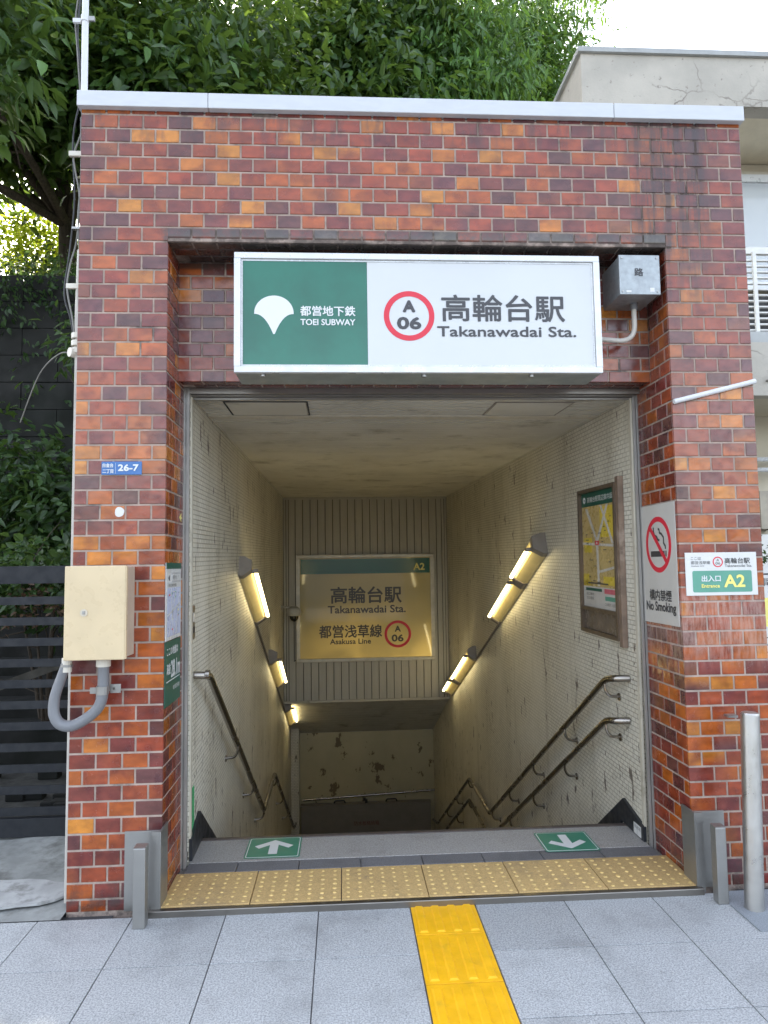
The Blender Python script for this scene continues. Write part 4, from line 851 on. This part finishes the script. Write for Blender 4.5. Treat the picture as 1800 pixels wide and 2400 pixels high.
# bank of earth behind
b = MB(); n = 30; v = []
for j in range(n+1):
    for i in range(n+1):
        x = -14+14*i/n; yy = 4.5+9*j/n; h = 4.42+1.3*(j/n)**1.0+.12*math.sin(x*2.1+yy)+.1*math.sin(yy*3)
        v.append((x, yy, h))
tag(b.add(v, [(j*(n+1)+i, j*(n+1)+i+1, (j+1)*(n+1)+i+1, (j+1)*(n+1)+i) for j in range(n) for i in range(n)]).build('earth_bank', DIRT, smooth=True), kind='structure')
b = MB(); v = []
for j in range(n+1):
    for i in range(n+1):
        x = 0+12*i/n; yy = 9+14*j/n; v.append((x, yy, 3.2+2*(j/n)+.1*math.sin(x*2+yy)))
tag(b.add(v, [(j*(n+1)+i, j*(n+1)+i+1, (j+1)*(n+1)+i+1, (j+1)*(n+1)+i) for j in range(n) for i in range(n)]).build('rear_terrain', DIRT, smooth=True), kind='structure')

# ------------------------------------------------------------------ foliage
def leaves(name, mat, parent, centres, size, per, spread, droop=.3, wid=.42, lightness=.5, young=.06, facing=None):
    """many folded leaves in sprigs round the given sprig centres"""
    C_ = np.repeat(np.asarray(centres), per, 0); N = len(C_)
    P_ = C_+rng.normal(0, spread, (N, 3)); sd = np.repeat(rng.normal(0, 1, (len(centres), 3)), per, 0)
    d = (P_-C_)/spread*.5+sd*.8+rng.normal(0, .45, (N, 3)); d[:, 2] = d[:, 2]*.55-droop*1.6; d /= np.linalg.norm(d, axis=1)[:, None]
    u = rng.normal(0, .6, (N, 3)); u[:, 2] += 1.0; u[:, 1] -= .55
    s_ = np.cross(d, u); s_ /= np.linalg.norm(s_, axis=1)[:, None]; nn = np.cross(s_, d)
    L_ = size*rng.uniform(.6, 1.25, N)[:, None]; Wd = L_*wid*rng.uniform(.8, 1.15, N)[:, None]
    v = np.empty((N, 8, 3)); fold = rng.uniform(.1, .3, N)[:, None]; cv = rng.uniform(.05, .22, N)[:, None]
    v[:, 0] = P_; v[:, 1] = P_+d*L_*.32+s_*Wd*.46+nn*Wd*fold; v[:, 2] = P_+d*L_*.66+s_*Wd*.38+nn*Wd*fold-nn*L_*cv*.5; v[:, 3] = P_+d*L_-nn*L_*cv
    v[:, 4] = P_+d*L_*.66-s_*Wd*.38+nn*Wd*fold-nn*L_*cv*.5; v[:, 5] = P_+d*L_*.32-s_*Wd*.46+nn*Wd*fold; v[:, 6] = P_+d*L_*.34; v[:, 7] = P_+d*L_*.68-nn*L_*cv*.5
    F = np.array([[0, 6, 1, 1], [6, 7, 2, 1], [7, 3, 2, 2], [0, 5, 6, 6], [6, 5, 4, 7], [7, 4, 3, 3]])
    me = bpy.data.meshes.new(name); me.vertices.add(N*8); me.vertices.foreach_set('co', (v.reshape(-1, 3)-np.array(parent['_b'])).ravel())
    tri = [(0, 6, 1), (7, 3, 2), (0, 5, 6), (7, 4, 3)]; quad = [(6, 7, 2, 1), (6, 5, 4, 7)]
    base = np.arange(N)[:, None]*8; lt = np.array([a for t in tri for a in t]+[a for t in quad for a in t])
    loops = (base+lt[None]).ravel(); st = []; o = 0
    for t in tri+quad: st.append(o); o += len(t)
    starts = (np.arange(N)[:, None]*len(lt)+np.array(st)[None]).ravel()
    me.loops.add(len(loops)); me.loops.foreach_set('vertex_index', loops); me.polygons.add(len(starts)); me.polygons.foreach_set('loop_start', starts)
    me.update(calc_edges=True); me.validate()
    sp = np.repeat(rng.uniform(0, 1, len(centres)), per); tone = np.clip(rng.normal(lightness, .2, N)*.55+sp*.5-.05, 0, 1); yg = (rng.uniform(0, 1, N) < young)*rng.uniform(.2, .9, N)
    t = np.zeros((N, 8, 4)); t[:, :, 0] = tone[:, None]; t[:, :, 1] = yg[:, None]; t[:, :, 3] = 1
    a = me.attributes.new('tint', 'FLOAT_COLOR', 'POINT'); a.data.foreach_set('color', t.ravel())
    me.materials.append(mat); ob = bpy.data.objects.new(name, me); COL.objects.link(ob); ob.parent = parent; ob['_b'] = parent['_b']; ob['kind'] = 'stuff'
    return ob
def blob(c, r, n, shell=.35, wob=.25):
    d = rng.normal(0, 1, (n, 3)); d /= np.linalg.norm(d, axis=1)[:, None]
    lump = 1+wob*(np.sin(d[:, 0]*4+c[0]*3)*np.cos(d[:, 2]*5+c[1])+.6*np.sin(d[:, 1]*9+c[2]*2))
    return np.array(c)+d*np.array(r)*(lump*(shell+(1-shell)*rng.uniform(0, 1, n)**.45))[:, None]
def limbs(name, parent, root, ends, r0, mat=None):
    b = MB(); root = Vector(root)
    for k, e in enumerate(ends):
        e = Vector(e); m_ = root.lerp(e, .5)+Vector((rng.uniform(-.3, .3), rng.uniform(-.3, .3), .25)); pts = arc(root, m_, e, 8)
        b.tube(pts, [r0*(1-.85*i/8)*(1 if k == 0 else .6) for i in range(9)], 8)
        for q in range(5):
            p = pts[3+q]; f = p+Vector((rng.uniform(-.8, .8), rng.uniform(-.8, .5), rng.uniform(-.4, .8))); b.tube(arc(p, p.lerp(f, .5)+Vector((0, 0, .1)), f, 4), [r0*.22, r0*.18, r0*.13, r0*.09, r0*.05], 6)
    return b.build(name, mat or BARK, parent, smooth=True)
def tree(label, base, top, r, blobs, mat, size, per, spread, **kw):
    t = thing('broadleaf_tree', base, label, 'tree', 'trees behind the subway entrance')
    b = MB(); b.tube(arc(base, Vector(base).lerp(Vector(top), .5)+Vector((.15, 0, 0)), top, 8), [r*(1-.45*i/8) for i in range(9)], 12); b.build('trunk', BARK, t, smooth=True)
    limbs('branches', t, top, [c for c, _, _ in blobs], r*.55)
    pts = np.concatenate([blob(c, rr, n) for c, rr, n in blobs]); leaves('crown', mat, t, pts, size, per, spread, **kw)
    return t
tree('dark broad leaved tree leaning over the left corner above the fence', (-2.6, 6.2, 3.4), (-2.4, 6.0, 6.0), .20,
     [((-2.3, 5.0, 7.4), (1.5, 1.1, 1.1), 520), ((-1.3, 4.6, 6.9), (.9, .7, .55), 300), ((-3.2, 5.4, 7.0), (1.3, 1.0, .8), 300), ((-.6, 4.9, 7.2), (1.3, 1.1, 1.4), 480), ((-1.9, 5.3, 8.4), (1.7, 1.2, 1.1), 320), ((-4.6, 5.2, 7.4), (1.8, 1.3, 1.9), 420), ((-2.5, 2.7, 6.3), (1.2, .9, .9), 260), ((-4.4, 1.8, 5.6), (1.7, 1.3, 1.0), 420), ((-2.9, 3.6, 6.8), (1.1, .8, .5), 200), ((-3.2, 4.0, 9.0), (2.2, 1.4, 1.2), 380)], LEAFA, .175, 12, .14, droop=.35, wid=.46, young=.05)
tree('dark broad leaved tree filling the view behind the left half of the coping', (.6, 9.4, 3.2), (.7, 8.6, 6.4), .24,
     [((.5, 6.2, 6.6), (1.5, 1.0, 1.5), 620), ((1.5, 6.5, 7.6), (1.4, 1.0, 1.5), 520), ((.2, 6.6, 8.7), (1.7, 1.1, 1.2), 460), ((1.6, 6.8, 9.4), (1.5, 1.0, 1.2), 460), ((1.7, 7.2, 6.0), (1.6, .9, 1.0), 380)], LEAFA, .175, 12, .14, droop=.3, wid=.46, lightness=.52, young=.07)
tree('lighter green tree with drooping narrow leaves behind the middle of the coping', (2.7, 10.2, 3.3), (2.9, 9.4, 6.6), .2,
     [((2.75, 6.9, 7.6), (1.0, .9, 1.6), 560), ((2.6, 6.8, 6.3), (1.2, .8, .7), 380), ((3.0, 7.1, 9.1), (1.3, 1.0, .9), 420), ((2.4, 7.4, 10.3), (1.7, 1.0, 1.2), 480)], LEAFB, .185, 13, .13, droop=.95, wid=.27, lightness=.62, young=.10)
tree('mid green tree at the edge of the sky beside the concrete building', (4.6, 11.6, 3.4), (4.5, 11.0, 6.8), .2,
     [((4.35, 8.4, 8.7), (1.15, .9, 1.5), 560), ((4.1, 8.6, 7.0), (1.3, .9, .9), 420), ((4.5, 8.8, 10.4), (1.35, 1.0, 1.1), 520), ((4.3, 9.0, 11.9), (1.7, 1.1, 1.3), 520)], LEAFB, .155, 13, .12, droop=.6, wid=.32, lightness=.45, young=.08)
tree('tall dark tree standing farthest back behind the others', (.5, 14.5, 4.0), (.6, 14.0, 8.5), .3,
     [((-.6, 13.0, 10.4), (2.4, 1.6, 2.4), 600), ((2.2, 13.2, 9.6), (3.0, 1.6, 3.4), 760), ((3.0, 12, 7.2), (2.5, 1.0, 1.8), 300), ((4.2, 13.2, 11.5), (2.6, 1.4, 3.0), 700), ((.5, 13, 12.8), (3.4, 1.4, 2.0), 600)], LEAFA, .21, 11, .24, droop=.35, wid=.5, lightness=.3, young=.03)
# undergrowth left
def shrub(label, base, blobs, mat, size, per=9, spread=.09, **kw):
    t = thing('shrub', base, label, 'shrub', 'shrubs on the bank behind the fence'); limbs('stems', t, base, [c for c, _, _ in blobs], .03)
    leaves('foliage', mat, t, np.concatenate([blob(c, rr, n) for c, rr, n in blobs]), size, per, spread, **kw); return t
shrub('dense dark shrub low behind the slatted fence against the building', (-1.2, 2.7, .01), [((-1.05, 2.5, 1.9), (.62, .38, .42), 150), ((-1.75, 2.7, 2.25), (.75, .4, .5), 170), ((-1.3, 2.6, 1.45), (.95, .35, .35), 140)], LEAFC, .115, droop=.3, wid=.42)
shrub('small low shrub with round light leaves just above the fence top', (-1.6, 1.7, .01), [((-.75, 1.55, 1.42), (.42, .25, .20), 90), ((-1.35, 1.6, 1.36), (.4, .25, .22), 80)], LEAFC, .062, per=12, spread=.06, droop=.15, wid=.6, lightness=.75, young=.12)
shrub('small leafy sprig alone in front of the dark wall', (-1.0, 3.3, .01), [((-.70, 2.6, 3.36), (.30, .2, .16), 36), ((-.90, 2.6, 3.25), (.22, .2, .12), 20)], LEAFC, .10, droop=.5, wid=.3, lightness=.7, young=.05)
shrub('sunlit yellow green shrub on the bank at the far left', (-3.2, 7.4, 3.4), [((-3.15, 6.6, 6.05), (.62, .45, .5), 280), ((-2.4, 6.8, 5.75), (.7, .4, .3), 150)], LEAFD, .085, per=11, droop=.2, wid=.5, lightness=.7, young=.3)
shrub('dark shrub on the bank top beside the building corner', (-1.4, 6.0, 3.4), [((-1.2, 5.8, 5.5), (.7, .5, .4), 160), ((-2.1, 5.2, 4.95), (1.0, .4, .25), 120)], LEAFC, .10, droop=.3, wid=.45, lightness=.45, young=.08)
iv = thing('ground_ivy', (-2, 4.4, 3.4), kind='stuff'); pts = np.stack([rng.uniform(-5, -.1, 420), rng.uniform(4.0, 5.4, 420), rng.uniform(4.3, 4.7, 420)], 1); leaves('leaves', LEAFC, iv, pts, .07, 6, .07, droop=.5, wid=.6, lightness=.55, young=.10)
hv = thing('hanging_ivy', (-2, 4.0, 4), kind='stuff'); pts = np.stack([rng.uniform(-5, -.1, 260), rng.uniform(3.86, 3.98, 260), 4.45-rng.exponential(.38, 260)], 1); leaves('leaves', LEAFC, hv, pts, .065, 7, .05, droop=.9, wid=.55, lightness=.35, young=.04)
iv2 = thing('leaf_litter', (-1, 1.5, 1.1), kind='stuff'); pts = np.stack([rng.uniform(-1.6, -.1, 60), rng.uniform(1.25, 1.6, 60), rng.uniform(1.16, 1.34, 60)], 1); leaves('leaves', LITT, iv2, pts, .05, 6, .05, droop=.1, wid=.5)

# ------------------------------------------------------------------ concrete neighbour at the right
nb = thing('concrete_building', (6.5, 4, 0), 'pale cracked concrete building with a deep roof fascia to the right of the entrance', 'building')
b = MB(); F0, F1 = 3.31, 12.
b.box(F0, F1, 2.5, 2.66, 5.45, 5.90); b.box(F0, F0+.16, 2.66, 12, 5.45, 5.90); MB().box(F0+.161, F1, 2.661, 12, 5.452, 5.60).build('roof_soffit', simple('soffit_bounce_tone', (.68, .61, .46), .7, var=.05), nb)  # soffit colour lightened to paint in light bounced onto its underside
b.build('roof_fascia', CRACK, nb); q = MB(); q.box(F0-.03, F1, 2.47, 2.72, 5.901, 5.945); q.box(F0-.03, F0+.2, 2.72, 12, 5.901, 5.945); q.build('roof_flashing', FLASH, nb)
MB().box(4.7, F1, 3.37, 3.6, 0, 5.44).build('wall', WALLB, nb); MB().box(4.66, 4.72, 2.95, 3.365, 2.94, 3.32).build('side_wall', WALLB, nb)
MB().box(4.72, F1, 3.30, 3.368, 5.27, 5.33).build('window_head', TRIM, nb)
wn = MB().box(4.9, 9, 3.24, 3.29, 5.19, 5.265).build('window_frame', ALU, nb); MB().box(4.9, 9, 3.25, 3.29, 4.10, 4.18).build('sill', ALU, wn); MB().box(4.90, 4.95, 3.245, 3.29, 4.18, 5.19).build('mullion', ALU, wn)
MB().box(4.95, 9, 3.262, 3.268, 4.18, 5.19).build('pane', GLASS, nb)
cv = MB(); vs = []; n = 160
for i in range(n+1): x = 4.95+3.6*i/n; yy = 3.335+.009*math.sin(i*1.1); vs += [(x, yy, 4.15), (x, yy, 5.18)]
cv.add(vs, [(2*i, 2*i+2, 2*i+3, 2*i+1) for i in range(n)]).build('curtain', CURT, nb, smooth=True)
lv = MB().box(4.70, 8, 2.56, 2.60, 4.14, 4.20).build('balcony_rail', LOUV, nb)
for k in range(13): MB().box(4.70, 8, 2.555, 2.585, 3.45+.052*k, 3.462+.052*k).build('louvre_slat', LOUV, nb)
for x in (4.80, 6.1): MB().box(x-.016, x+.016, 2.535, 2.554, 3.37, 4.15).build('louvre_post', LOUV, nb)
MB().box(4.7, 8, 2.9, 3.0, 3.38, 3.9).build('balcony_back', simple('balcony_dark_grey', (.035, .035, .035), .7, var=.3), nb)
MB().box(4.66, F1, 2.52, 3.365, 3.33, 3.43).build('balcony_slab', FLASH, nb); MB().box(4.66, F1, 2.50, 2.62, 2.865, 3.329).build('balcony_apron', CRACK, nb)
MB().box(4.66, F1, 2.621, 3.365, 2.865, 2.93).build('porch_soffit', WALLB, nb)
MB().box(4.9, 6, 3.05, 3.365, .0, 1.7).build('meter_cabinet', LOUV, nb)
for z in (2.42, 2.32): MB().tube([(4.75, 3.2, z), (8, 3.2, z)], .022, 8).build('pipe', ALU, nb)
MB().tube([(5.02, 3.25, 0), (5.02, 3.25, 2.86)], .03, 8).build('downpipe', LOUV, nb)
MB().box(5.03, 5.3, 3.02, 3.36, 1.75, 2.1).build('meter_box', simple('meter_beige', (.36, .32, .25), .6), nb)
hk = MB().tube(rounded([(4.83, 2.50, 2.99), (4.83, 2.44, 2.99), (4.83, 2.44, 3.05)], .03), .012, 8).build('hook', STEELD, nb)
shrub('round green shrub seen past the right brick pier', (4.35, 2.2, .0), [((4.33, 2.2, 1.50), (.16, .2, .12), 50)], LEAFC, .05, per=10, spread=.04, droop=.2, wid=.5, lightness=.7)
nbp = thing('notice_board', (4.0, 1.6, .5), 'white and yellow notice board partly hidden past the right brick pier', 'notice board')
MB().box(3.98, 4.75, 1.6, 1.63, .62, 1.42).build('board', PLW, nbp); P = Plane((4.0, 1.5995, .62), (1, 0, 0), (0, 0, 1), nbp)
P.rect('heading', INK, .02, .70, .74, .752); P.text('工事のお知らせ', INK, .03, .6, .66, .72); P.rect('yellow_panel', YEL, .0, .72, .38, .58)
for k in range(5): P.rect('text_line', INK, .03, .66, .10+.05*k, .106+.05*k)
for x in (4.1, 4.6): MB().tube([(x, 1.64, 0), (x, 1.64, .7)], .02, 8).build('leg', STEELD, nbp)

for o in bpy.data.objects:
    if '_b' in o: del o['_b']
